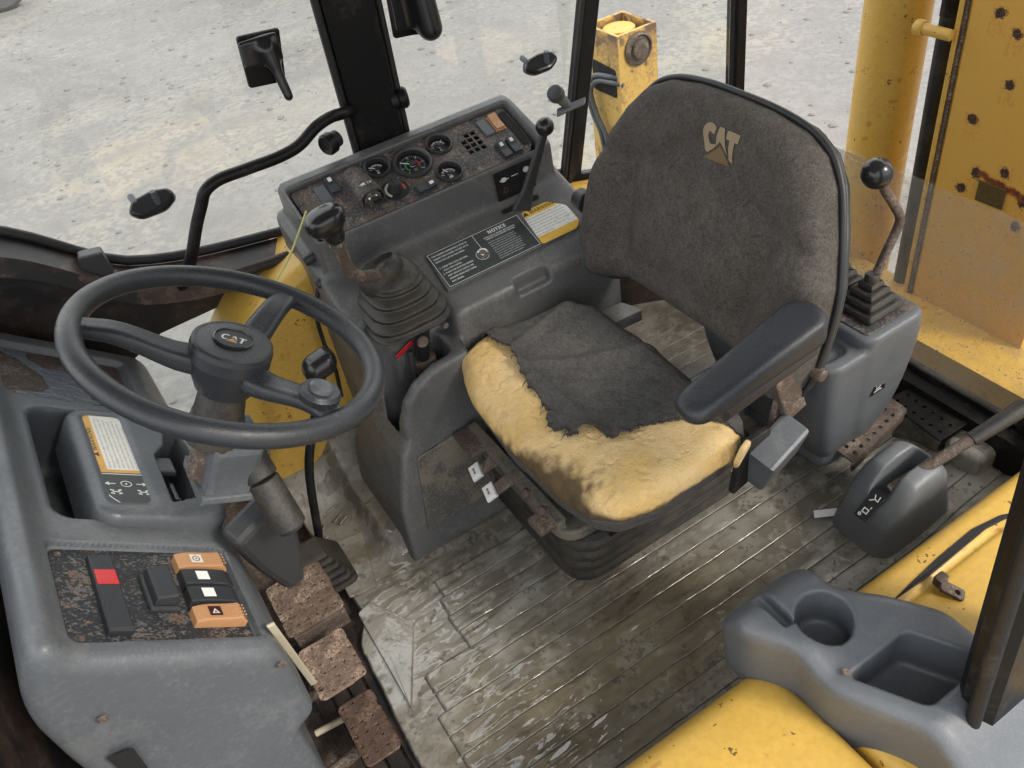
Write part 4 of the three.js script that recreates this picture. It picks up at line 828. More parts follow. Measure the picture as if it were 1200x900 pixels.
  for (const [x, y] of [[-0.227, 0.036], [0.191, 0.036]]) P(t, 'blank_plate', inF(rbox(0.027, 0.052, 0.006, 0.002), at(x, y, 0.003)), M.greyMetal);
  P(t, 'end_slot', inF(plate([[-0.009, -0.055], [0.009, -0.055], [0.009, 0.062], [-0.012, 0.062]], 0.001, { r: 0.008, bevel: 0 }), at(0.25, 0.0, 0.0035)), M.hole);
  // ignition lock in its moulded half tube
  const ign = P(t, 'ignition_housing', join(inF(lathe([[0.026, 0], [0.030, 0.0], [0.030, 0.10], [0.0, 0.112]], 28).rotateX(-0.22), off(at(-0.142, -0.035, 0.008), 0, 0, 0))), M.flake);
  sub(ign, t, 'lock_cylinder', join(inF(lathe([[0, 0.010], [0.014, 0.010], [0.015, 0.006], [0.021, 0.004], [0.0225, -0.01], [0.0225, -0.03], [0, -0.03]], 28).rotateX(Math.PI), off(at(-0.142, -0.035, 0.010), 0, 0.006, 0))), M.steel);
  sub(ign, t, 'key', inF(rbox(0.018, 0.004, 0.034, 0.0015), off(at(-0.135, -0.052, 0.014), 0, 0, 0.002).multiply(new THREE.Matrix4().makeRotationX(0.9))), M.knob);
  // fan knob on its printed dial plate
  const dial = canvasTex(128, 128, (c) => { c.fillStyle = '#1a1b1d'; c.fillRect(0, 0, 128, 128); c.translate(64, 64); c.lineWidth = 12; c.strokeStyle = '#c9c2b4'; c.beginPath(); c.arc(0, 0, 44, 2.4, 4.5); c.stroke(); c.strokeStyle = '#b0493a'; c.beginPath(); c.arc(0, 0, 44, 4.7, 6.7); c.stroke(); for (let i = 0; i < 220; i++) { c.fillStyle = `rgba(110,84,62,${rr(0.1, 0.5)})`; c.fillRect(rr(-64, 64), rr(-64, 64), 3, 2); } });
  const kn = P(t, 'fan_knob', inF(join(lathe([[0.016, 0.004], [0.015, 0.012], [0.0125, 0.026], [0, 0.027]], 28), mv(rbox(0.006, 0.005, 0.028, 0.002), 0, 0.026, 0)).rotateX(Math.PI / 2), at(-0.084, -0.026)), M.knobDull);
  const kd = new THREE.CircleGeometry(0.031, 30).toNonIndexed(); kd.applyMatrix4(at(-0.084, -0.027, 0.0032)); kd.userData.keepUV = true; sub(kn, t, 'knob_scale', kd, std({ map: dial, roughness: 0.6 }));
  for (const [x, y] of [[-0.054, 0.068], [0.102, -0.062], [0.20, 0.066], [0.240, -0.063], [-0.245, 0.06], [-0.24, -0.06], [0.09, -0.05], [0.03, 0.065]]) P(t, 'panel_screw', inF(lathe([[0, 0.003], [0.0035, 0.0022], [0.0048, 0]], 10).rotateX(Math.PI / 2), at(x, y, 0.002)), M.rust);
  // ---- notice plate, warning sheet and lid lock
  const old = (c, w, h, n, col = '120,116,104') => { for (let i = 0; i < n * 0.12; i++) { c.fillStyle = `rgba(${col},${rr(0.03, 0.12)})`; c.beginPath(); c.ellipse(rr(0, w), rr(0, h), rr(8, 46), rr(4, 16), rr(0, 3), 0, 7); c.fill(); } for (let i = 0; i < n; i++) { c.fillStyle = `rgba(${col},${rr(0.04, 0.28)})`; c.beginPath(); c.ellipse(rr(0, w), rr(0, h), rr(0.5, 6), rr(0.5, 2.5), rr(0, 3), 0, 7); c.fill(); } };
  const notice = canvasTex(1024, 448, (c, w, h) => {
    c.fillStyle = '#2b3033'; c.fillRect(0, 0, w, h); c.strokeStyle = '#d5d8d6'; c.lineWidth = 5; c.strokeRect(12, 12, w - 24, h - 24); c.beginPath(); c.moveTo(500, 12); c.lineTo(500, 190); c.stroke();
    c.fillStyle = '#d9dcda'; c.font = 'bold 56px sans-serif'; c.textAlign = 'center'; c.fillText('NOTICE', 752, 78);
    c.font = 'bold 19px sans-serif'; c.fillText('AVOID COSTLY ENGINE AND MACHINE', 752, 112); c.fillText('DAMAGE. CHECK BEFORE STARTING', 752, 136);
    c.font = '17px sans-serif'; c.textAlign = 'left';
    ['Read the manual before operating or', 'working on this machine. Check the oil', 'level, coolant level and the fuel filter.', 'Lower all attachments to the ground and', 'set the parking brake before leaving the', 'seat. Do not run the engine at high idle', 'until it is warm. Stop the engine if the', 'warning lamp comes on while working.', 'Keep all labels clean and readable.'].forEach((s, i) => c.fillText(s, 590, 178 + i * 27));
    c.font = 'bold 24px sans-serif';
    ['THE ENGINE EMERGENCY STOP IS', 'UNDER THIS COVER. TO GET AT IT', 'OPEN THE LID AS FOLLOWS:', '', '1. TURN THE LOCK UP AND', '    PULL THE COVER.', '2. PUSH THE BUTTON DOWN', '    AND HOLD IT UNTIL THE', '    ENGINE DOES NOT TURN', '    ANY MORE.'].forEach((s, i) => c.fillText(s, 34, 60 + i * 38));
    c.strokeStyle = '#d5d8d6'; c.lineWidth = 5; c.beginPath(); c.arc(470, 262, 62, 0, 7); c.fillStyle = '#2b3033'; c.fill(); c.stroke();
    old(c, w, h, 900);
  });
  const lid = P(t, 'notice_lid', inF(plate([[-0.176, -0.056], [0.072, -0.056], [0.085, 0.053], [-0.168, 0.053]], 0.012, { r: 0.006, bevel: 0.003 }), off(nF, 0, 0, -0.004)), M.plastic);
  sub(lid, t, 'notice_print', sheet(0.242, 0.104, off(nF, -0.048, -0.001, 0.0086)), std({ map: notice, roughness: 0.42, bumpMap: rep(T.lumps, 0.1), bumpScale: 0.0003 }), 'white on black notice plate');
  sub(lid, t, 'lid_lock', inF(lathe([[0, 0.006], [0.007, 0.006], [0.0085, 0.004], [0.013, 0.003], [0.0145, 0]], 28).rotateX(Math.PI / 2), off(nF, -0.056, -0.008, 0.0082)), M.steel);
  const warn = canvasTex(512, 448, (c, w, h) => {
    c.fillStyle = '#e0b33c'; c.fillRect(0, 0, w, h); c.fillStyle = '#e4e4df'; c.fillRect(24, 96, w - 40, 258);
    c.fillStyle = '#1c1a14'; c.font = 'bold 58px sans-serif'; c.fillText('WARNING', 128, 72); c.beginPath(); c.moveTo(84, 22); c.lineTo(116, 74); c.lineTo(52, 74); c.fill();
    c.fillStyle = '#5a6470'; c.font = '23px sans-serif';
    ['Do not operate or work on this machine', 'unless you have read and understand the', 'instructions and warnings in the manual.', 'Failure to follow the warnings may result', 'in injury. Keep hands clear of the linkage', 'while the engine runs. Proper care is', 'your responsibility.'].forEach((s, i) => c.fillText(s, 36, 130 + i * 35));
    old(c, w, h, 500); 
  });
  const wShape = roundShape([[-0.056, -0.052], [0.04, -0.052], [0.058, -0.035], [0.058, 0.018], [0.024, 0.05], [-0.048, 0.05]], 0.008);
  P(t, 'warning_sheet', sheet(0.122, 0.106, off(nF, 0.131, 0.0, 0.006), wShape), std({ map: warn, roughness: 0.4 }), 'yellow and white warning sheet');
  P(t, 'warning_base', inF(plate([[-0.06, -0.054], [0.044, -0.054], [0.061, -0.036], [0.061, 0.05], [-0.052, 0.052]], 0.008, { r: 0.01 }), off(nF, 0.131, 0, -0.0035)), M.plastic);
  P(t, 'lever_slot', inF(plate([[-0.055, -0.006], [0.045, -0.006], [0.045, 0.006], [-0.055, 0.006]], 0.002, { r: 0.005, bevel: 0 }), off(nF, 0.105, 0.076, 0.001)), M.hole);
  const decal = canvasTex(256, 160, (c, w, h) => { c.fillStyle = '#16171a'; c.fillRect(0, 0, w, h); c.fillStyle = '#c8cbc9'; c.font = '44px sans-serif'; c.beginPath(); c.ellipse(56, 52, 20, 13, 0, 0, 7); c.fill(); c.fillRect(30, 50, 60, 6); c.fillRect(108, 48, 44, 5); c.beginPath(); c.ellipse(206, 46, 20, 16, 0, 0, 7); c.fill(); c.strokeStyle = '#5a3c34'; c.lineWidth = 5; for (const [x, y] of [[60, 112], [206, 104]]) { c.beginPath(); c.arc(x, y, 13, 0, 7); c.stroke(); } old(c, w, h, 160); });
  P(t, 'throttle_decal', sheet(0.105, 0.07, frame([0.842, 0.668, -1.5755], [1, 0, 0], [0, 1, -0.05])), std({ map: decal, roughness: 0.4 }), 'black decal with white symbols');
  for (const [z, y] of [[-1.60, 0.62], [-1.64, 0.66], [-1.58, 0.545]]) P(t, 'side_plug', join(rod([0.362, y, z], [0.33, y - 0.004, z], 0.012)), M.knobDull);
  P(t, 'round_plug', alongDir(lathe([[0, 0.001], [0.011, 0.002], [0.013, 0]], 20), [0.455, 0.525, -1.372], [0, 0.2, 1]), M.rust);
  for (const [x, y, z] of [[0.515, 0.535, -1.374], [0.86, 0.53, -1.374], [0.60, 0.42, -1.374]]) P(t, 'cover_screw', alongDir(lathe([[0, 0.003], [0.005, 0.0025], [0.007, 0]], 12), [x, y, z], [0, 0.2, 1]), M.rust);
  P(t, 'foot_shelf', plate([[0.52, 1.39], [0.96, 1.36], [0.98, 1.30], [0.56, 1.33]], 0.03, { r: 0.01 }).rotateX(-Math.PI / 2).translate(0, 0.345, 0), M.plastic);
}
// ---------------------------------------------------------------- levers
function bellows(c, n, top, a0, b0, a1, b1, up = [0, 1, 0], r = 0.3) {   // stacked rounded folds
  const gs = [];
  for (let k = 0; k < n; k++) { const q = k / (n - 1), a = mix(a0, a1, q), b = mix(b0, b1, q), h = top / n;
    gs.push(plate([[-a, -b], [a, -b], [a, b], [-a, b]], h * 1.05, { r: Math.min(a, b) * r, bevel: h * 0.42, seg: 5 }).rotateX(-Math.PI / 2).translate(0, k * h, 0)); }
  const g = join(gs); return alongDir(g, c, up);
}
{
  const t = thing('loader_lever', 'bent rusty lever with glossy black grip and rubber boot on the side console', 'lever', [0.455, 0.57, -1.45]);
  P(t, 'rubber_boot', net((x, y, z) => {
    const v = (y - 0.565) / 0.105, c = cl(v), ax = mix(0.088, 0.04, c), az = mix(0.098, 0.046, c), px = x - 0.455 - 0.01 * c, pz = z + 1.462 + 0.02 * c;
    const k = smax(Math.abs(px) - ax, Math.abs(pz) - az, 0.06) + 0.0045 * (c < 0.72 ? Math.cos(v * 2 * Math.PI * 5.2) : -0.5);
    return smax(smax(k, y - 0.672 - 0.06 * px, 0.03), 0.552 - y, 0.006) * 0.75;
  }, [0.34, 0.545, -1.58], [0.57, 0.70, -1.34], 0.0042), M.boot);
  P(t, 'boot_collar', net((x, y, z) => { const q = sdCaps(x, y, z, [0.43, 0.645, -1.478], [0.452, 0.665, -1.47], 0.042, 0.038); return smax(q, -sdCaps(x, y, z, [0.40, 0.70, -1.475], [0.45, 0.68, -1.475], 0.026), 0.008); }, [0.37, 0.59, -1.54], [0.51, 0.72, -1.41], 0.004), M.boot);
  P(t, 'shaft', tube([[0.455, 0.655, -1.465], [0.415, 0.678, -1.445], [0.383, 0.698, -1.432], [0.367, 0.725, -1.43], [0.362, 0.77, -1.428], [0.358, 0.815, -1.425]], 0.0125, { seg: 6 }), M.rust, 'bent shaft, bare and rusty');
  P(t, 'collar', rod([0.360, 0.785, -1.427], [0.358, 0.82, -1.425], 0.0165), M.steel);
  P(t, 'grip', net((x, y, z) => { const a = (Math.pow(Math.pow(Math.abs(x - 0.35) / 0.039, 2.6) + Math.pow(Math.abs(y - 0.845 - 0.12 * (x - 0.352)) / 0.025, 2.6) + Math.pow(Math.abs(z + 1.425) / 0.031, 2.6), 1 / 2.6) - 1) * 0.025, b = sdCaps(x, y, z, [0.358, 0.81, -1.425], [0.356, 0.84, -1.425], 0.021); return smin(a, b, 0.012); }, [0.30, 0.78, -1.47], [0.41, 0.885, -1.385], 0.0035), M.knob);
}
{
  const t = thing('throttle_lever', 'straight black lever with round knob rising from the console slot', 'lever', [0.80, 0.63, -1.515]);
  P(t, 'blade', inF(plate([[-0.03, 0], [0.022, 0], [0.012, 0.05], [0.0085, 0.19], [-0.0085, 0.19], [-0.016, 0.05]], 0.012, { r: 0.006, bevel: 0.004 }).translate(0, 0, -0.006), frame([0.815, 0.625, -1.513], [1, -0.46, -0.02], [0.46, 1, 0.06])), M.knobDull);
  P(t, 'knob', new THREE.SphereGeometry(0.0205, 28, 20).translate(0.895, 0.803, -1.503), M.knob);
}
{
  const t = thing('parking_brake_lever', 'short black grip standing in the open gear box shroud', 'lever', [0.455, 0.38, -1.44]);
  P(t, 'grip', join(rod([0.462, 0.44, -1.425], [0.482, 0.54, -1.422], 0.0155, 0.0165), mv(new THREE.SphereGeometry(0.0165, 20, 10, 0, 7, 0, Math.PI / 2).scale(1, 0.5, 1), 0.482, 0.539, -1.422)), M.knob);
  P(t, 'button', rod([0.482, 0.54, -1.422], [0.4835, 0.553, -1.4215], 0.008), M.steel);
  P(t, 'bracket', join(mv(rbox(0.05, 0.03, 0.035, 0.004), 0.465, 0.425, -1.43)), M.rust);
  P(t, 'rod', rod([0.42, 0.33, -1.40], [0.432, 0.49, -1.408], 0.005, 0.007), M.knobDull);
  P(t, 'red_tag', inF(rbox(0.05, 0.011, 0.003, 0.001), frame([0.433, 0.47, -1.445], [1, 0.35, -0.1], [-0.3, 1, 0])), M.red, 'red plastic strip');
}
// ================================================================ FRONT DASH
{
  const t = thing('front_dash', 'long grey moulded front dash with sloping switch panel beside the steering wheel', 'dashboard', [-0.2, 0, -1.3]);
  const O = [-0.286, 0.70], u = [0.74, -0.673], n = [0.673, 0.74];
  const dF = new THREE.Matrix4().makeBasis(V(u[0], u[1], 0), V(0, 0, -1), V(n[0], n[1], 0)).setPosition(O[0], O[1], -1.108);   // x down the slope, y away from the door, z out
  const at = (x, y, z = 0) => off(dF, x, -y, z);         // y here counts towards the door
  P(t, 'dash_body', net((x, y, z) => {
    const a = (x - O[0]) * u[0] + (y - O[1]) * u[1], b = (x - O[0]) * n[0] + (y - O[1]) * n[1];
    const rim = 0.014 + 0.022 * Math.exp(-(((a + 0.045) / 0.03) ** 2));
    let d = b - rim;
    d = smax(d, x + 0.062, 0.022);
    d = smax(d, -0.86 * (x + 0.338) + 0.5 * (y - 0.735), 0.035);
    d = smax(d, -0.374 + 0.03 * sm(0.55, 0.2, y) - x, 0.035);
    d = smax(d, z + 0.862 - 0.02 * sm(0.5, 0.2, y) , 0.03);
    d = smax(d, -1.80 - z, 0.03);
    d = smax(d, 0.14 - y - 0.3 * sm(-0.25, -0.05, x) * 0, 0.02);
    // switch panel recess
    const rec = (a0, a1, z0, z1, dep, r) => sdB(a - (a0 + a1) / 2, b - (0.06 - dep) / 2 + 0.0, z - (z0 + z1) / 2, (a1 - a0) / 2, (0.06 + dep) / 2, (z1 - z0) / 2, r);
    d = smax(d, -rec(-0.005, 0.273, -1.112, -0.902, 0.003, 0.01), 0.008);
    // deep bay beside the pod
    d = smax(d, -rec(0.02, 0.40, -1.50, -1.178, 0.13, 0.03), 0.014);
    // far panel recess
    d = smax(d, -rec(-0.012, 0.24, -1.745, -1.545, 0.003, 0.012), 0.008);
    // inward step under the right edge
    d = smax(d, -sdB(x - 0.0, y - 0.1, z + 1.3, 0.10, 0.23, 0.60, 0.02), 0.02);
    return d * 0.88;
  }, [-0.40, 0.13, -1.82], [-0.04, 0.80, -0.83], 0.0062), M.dash);
  // near end cap: plain smooth cover
  P(t, 'slot', plate([[-0.325, 0.445], [-0.300, 0.445], [-0.295, 0.52], [-0.328, 0.53]], 0.002, { r: 0.003, bevel: 0 }).translate(0, 0, -0.8475), M.hole);
  P(t, 'edge_trim', inF(rbox(0.012, 0.30, 0.006, 0.002), frame([-0.055, 0.395, -0.935], [1, 0, 0.1], [0.0, 1, 0.25])), M.beige, 'pale trim strip along the lower right edge');
  // ---- switch panel
  P(t, 'switch_panel', inF(plate([[0.0, 0.0], [0.268, 0.0], [0.268, -0.201], [0.0, -0.201]].map(([x, y]) => [x, y]), 0.004, { r: 0.014, bevel: 0.001 }), off(dF, 0, 0, -0.003)), M.speckle);
  const ind = P(t, 'indicator_switch', inF(rbox(0.036, 0.162, 0.014, 0.003), at(0.067, 0.106, 0.006)), M.switchBlack, 'long black switch with a red lens');
  sub(ind, t, 'red_lens', inF(rbox(0.031, 0.032, 0.004, 0.0015), at(0.067, 0.076, 0.0125)), M.red);
  sub(ind, t, 'lower_pad', inF(rbox(0.031, 0.09, 0.004, 0.0015), at(0.067, 0.14, 0.0125)), M.switchBlack);
  P(t, 'toggle_switch', join(inF(rbox(0.046, 0.078, 0.012, 0.004), at(0.141, 0.104, 0.005)), inF(plate([[-0.018, 0], [0.018, 0], [0.014, 0.022], [-0.018, 0.016]], 0.07, { r: 0.004, bevel: 0.003 }).translate(0, 0, -0.035).rotateX(Math.PI / 2).rotateZ(0), at(0.141, 0.104, 0.011))), M.switchBlack);
  const icon = [
    (c) => { c.fillStyle = '#dcd2c4'; c.fillRect(0, 0, 96, 96); c.strokeStyle = '#4c5a60'; c.lineWidth = 9; c.beginPath(); c.arc(48, 48, 27, 0, 7); c.stroke(); c.fillStyle = '#4c5a60'; c.beginPath(); c.arc(48, 48, 9, 0, 7); c.fill(); },
    (c) => { c.fillStyle = '#e8eaea'; c.fillRect(0, 0, 96, 96); }, (c) => { c.fillStyle = '#e8eaea'; c.fillRect(0, 0, 96, 96); },
    (c) => { c.fillStyle = '#3a1c1a'; c.fillRect(0, 0, 96, 96); c.fillStyle = '#d8d0cc'; c.beginPath(); c.moveTo(48, 22); c.lineTo(78, 74); c.lineTo(18, 74); c.fill(); c.fillStyle = '#7a2a24'; c.beginPath(); c.moveTo(48, 44); c.lineTo(61, 66); c.lineTo(35, 66); c.fill(); },
  ];
  const lab = ['orange rocker switch, farthest of the row, with a round symbol', 'black rocker switch, second in the row, with a white square', 'black rocker switch, third in the row, with a white square', 'orange rocker switch, nearest of the row, with a triangle symbol'];
  [[0.2225, 0.037], [0.2215, 0.078], [0.220, 0.118], [0.218, 0.160]].forEach(([x, y], i) => {
    const F = at(x, y, 0.001), o = i % 3 === 0;
    const s = new THREE.Shape(); s.moveTo(-0.041, 0); s.lineTo(0.041, 0); s.lineTo(0.041, 0.011); s.lineTo(0.03, o ? 0.021 : 0.017); s.quadraticCurveTo(0.012, 0.0185, -0.008, 0.019); s.quadraticCurveTo(-0.028, 0.019, -0.041, o ? 0.013 : 0.017); s.closePath();
    const g = clean(new THREE.ExtrudeGeometry(s, { depth: 0.030, bevelEnabled: true, bevelThickness: 0.002, bevelSize: 0.002, bevelOffset: -0.002, bevelSegments: 2, curveSegments: 10 }).translate(0, 0, -0.015).rotateX(Math.PI / 2));
    const b = P(t, 'rocker_switch', inF(g, F), o ? M.orange : M.switchBlack, lab[i]);
    sub(b, t, 'symbol', sheet(0.02, 0.02, off(F, -0.010, 0.0, 0.0195)), std({ map: canvasTex(96, 96, icon[i]), roughness: 0.4 }));
    if (o) { const rib = []; for (let a = 0; a < 5; a++) for (let c = 0; c < 4; c++) rib.push(new THREE.SphereGeometry(0.0016, 6, 4).applyMatrix4(off(F, 0.016 + a * 0.005, -0.0105 + c * 0.007, 0.0192 + a * 0.0003))); sub(b, t, 'grip_dots', join(rib), M.orange); }
  });
  for (const [x, y] of [[0.012, 0.012], [0.255, 0.19], [0.016, 0.19], [0.256, 0.012]]) P(t, 'panel_screw', inF(lathe([[0, 0.003], [0.004, 0.0022], [0.0055, 0]], 10).rotateX(Math.PI / 2), at(x, y, 0.0012)), M.rust);
  // ---- far panel with peeled film
  P(t, 'far_panel', inF(plate([[-0.006, 0], [0.232, 0], [0.232, 0.19], [-0.006, 0.19]], 0.004, { r: 0.012, bevel: 0.001 }), off(dF, 0, 0.442, -0.003)), std({ map: rep(T.rust, 0.35), color: new THREE.Color().setRGB(0.62, 0.62, 0.66), roughness: 0.7, bumpMap: rep(T.lumps, 0.15), bumpScale: 0.0008 }));
  const film = [[0.0, 0.185], [0.05, 0.182], [0.052, 0.15], [0.075, 0.13], [0.12, 0.125], [0.15, 0.11], [0.17, 0.12], [0.19, 0.09], [0.20, 0.03], [0.14, 0.004], [0.0, 0.004], [0.0, 0.02], [0.06, 0.03], [0.075, 0.05], [0.07, 0.09], [0.05, 0.12], [0.03, 0.15], [0.0, 0.175]];
  const film2 = []; film.forEach((p, i) => { const q = film[(i + 1) % film.length]; for (let k = 0; k < 5; k++) film2.push([mix(p[0], q[0], k / 5) + rr(-0.003, 0.003), mix(p[1], q[1], k / 5) + rr(-0.003, 0.003)]); });
  P(t, 'peeled_film', inF(plate(film2, 0.0016, { r: 0, bevel: 0.0005 }), off(dF, 0, 0.442, 0.0013)), std({ map: rep(T.dash, 0.3), color: new THREE.Color().setRGB(1.15, 1.2, 1.28), roughness: 0.3, bumpMap: rep(T.lumps, 0.06), bumpScale: 0.003 }), 'torn grey plastic film peeling off the far panel');
  P(t, 'film_flap', inF(rbox(0.075, 0.07, 0.003, 0.001), off(dF, 0.19, 0.505, 0.006)), M.dash);
  for (const [x, y] of [[0.01, 0.622], [0.006, 0.458]]) P(t, 'panel_screw', inF(lathe([[0, 0.003], [0.006, 0.0022], [0.0085, 0]], 10).rotateX(Math.PI / 2), off(dF, x, y, 0.0015)), M.rust);
  for (const [x, y, z] of [[-0.07, 0.50, -0.853], [-0.30, 0.60, -0.853], [-0.33, 0.30, -0.853]]) P(t, 'cover_screw', alongDir(lathe([[0, 0.003], [0.005, 0.0025], [0.0075, 0]], 12), [x, y, z], [0, 0, 1]), M.rust);
  // ---- pod with the warning label and its broken side opening
  const qF = new THREE.Matrix4().makeBasis(V(0.778, -0.628, 0), V(0, 0, -1), V(0.628, 0.778, 0)).setPosition(-0.196, 0.66, -1.465);
  const qat = (x, y, z = 0) => off(qF, x, -y, z), qI = qF.clone().invert().elements;
  const open = [[0.112, -0.125], [0.136, -0.09], [0.145, -0.05], [0.172, -0.04], [0.182, -0.10], [0.168, -0.17], [0.158, -0.25], [0.108, -0.268]];
  P(t, 'dash_pod', net((x, y, z) => {
    const a = qI[0] * x + qI[4] * y + qI[8] * z + qI[12], b = qI[1] * x + qI[5] * y + qI[9] * z + qI[13], c = qI[2] * x + qI[6] * y + qI[10] * z + qI[14];
    let d = smax(sdB(a - 0.092, b + 0.142, 0, 0.112, 0.168, 1, 0.04), c - 0.004 + 0.0 * a, 0.022);
    d = smax(d, -c - 0.17, 0.01);
    d = smax(d, -sdB(a - 0.04, b + 0.138, c - 0.01, 0.052, 0.153, 0.0105, 0.03), 0.005);
    d = smax(d, -smax(sdPoly(a, b, open), -c - 0.09, 0.004), 0.003);
    return d * 0.9;
  }, [-0.26, 0.40, -1.54], [0.02, 0.72, -1.14], 0.0052), M.dash);
  const lbl = canvasTex(400, 1000, (c, w, h) => {           // drawn upright as it lies: far end at the top
    c.fillStyle = '#dba548'; c.fillRect(0, 0, w, 660); c.fillStyle = '#e3e2da'; c.fillRect(112, 24, 242, 606);
    c.save(); c.translate(74, 500); c.rotate(-Math.PI / 2); c.fillStyle = '#2a2318'; c.font = 'bold 52px sans-serif'; c.fillText('WARNING', 60, 18); c.beginPath(); c.moveTo(22, -26); c.lineTo(46, 18); c.lineTo(-2, 18); c.fill(); c.restore();
    c.save(); c.translate(140, 612); c.rotate(-Math.PI / 2); c.fillStyle = '#6a7078'; c.font = '20px sans-serif';
    ['Moving the lever to either side will turn the wheels at once', 'when the engine is running. Make sure no one stands near', 'the machine before changing the steering mode. Injury or', 'death may occur if this warning is not followed. Bring all', 'wheels straight ahead before choosing another mode. Do', 'not travel on roads in the crab or circle steering mode.', 'Read the manual before you operate this machine.'].forEach((s, i) => c.fillText(s, 0, 6 + i * 32)); c.restore();
    c.fillStyle = '#34383b'; c.fillRect(0, 660, w, 340); c.strokeStyle = '#dcdedc'; c.lineWidth = 8; c.beginPath(); c.moveTo(10, 674); c.lineTo(w - 12, 674); c.lineTo(w - 12, 986); c.lineTo(230, 986); c.bezierCurveTo(90, 976, 20, 850, 10, 674); c.stroke();
    c.lineWidth = 7; c.fillStyle = '#dcdedc'; const arrow = (x, s) => { c.fillRect(x - 34, 764, 68, 8); c.beginPath(); c.moveTo(x + s * 44, 768); c.lineTo(x + s * 10, 750); c.lineTo(x + s * 10, 786); c.fill(); };
    arrow(100, -1); arrow(310, 1); c.beginPath(); c.ellipse(206, 768, 36, 26, 0, 0, 7); c.stroke(); c.beginPath(); c.arc(206, 768, 8, 0, 7); c.fill();
    const wheels = (x) => { for (const [dx, r] of [[-26, 0.3], [26, -0.3]]) for (const dy of [-15, 15]) { c.save(); c.translate(x + dx, 846 + dy); c.rotate(r); c.fillRect(-13, -6, 26, 12); c.restore(); } c.fillRect(x - 26, 841, 52, 9); };
    wheels(120); wheels(306);
    old(c, w, h, 420);
  });
  function old(c, w, h, k) { for (let i = 0; i < k * 0.12; i++) { c.fillStyle = `rgba(122,112,96,${rr(0.03, 0.12)})`; c.beginPath(); c.ellipse(rr(0, w), rr(0, h), rr(8, 40), rr(4, 18), rr(0, 3), 0, 7); c.fill(); } for (let i = 0; i < k; i++) { c.fillStyle = `rgba(122,112,96,${rr(0.03, 0.22)})`; c.beginPath(); c.ellipse(rr(0, w), rr(0, h), rr(0.5, 6), rr(0.5, 3), rr(0, 3), 0, 7); c.fill(); } }
  const ls = roundShape([[-0.0475, -0.149, 0.10], [0.0475, -0.149, 0.002], [0.0475, 0.149, 0.002], [-0.0475, 0.149, 0.028]]);
  P(t, 'pod_label', sheet(0.095, 0.298, qat(0.040, 0.139, 0.0012), ls), std({ map: lbl, roughness: 0.45 }), 'yellow, white and black warning label');
  P(t, 'pod_lever', join(inF(rbox(0.034, 0.045, 0.012, 0.003), qat(0.132, 0.13, -0.02)), inF(rbox(0.008, 0.05, 0.008, 0.002), qat(0.14, 0.19, -0.035)), inF(rbox(0.012, 0.05, 0.012, 0.002), qat(0.142, 0.23, -0.04))), M.greyMetal, 'grey mode lever inside the opening');
  P(t, 'pod_skirt', inF(rbox(0.03, 0.34, 0.13, 0.006), qat(0.205, 0.14, -0.10)), M.plastic);
}
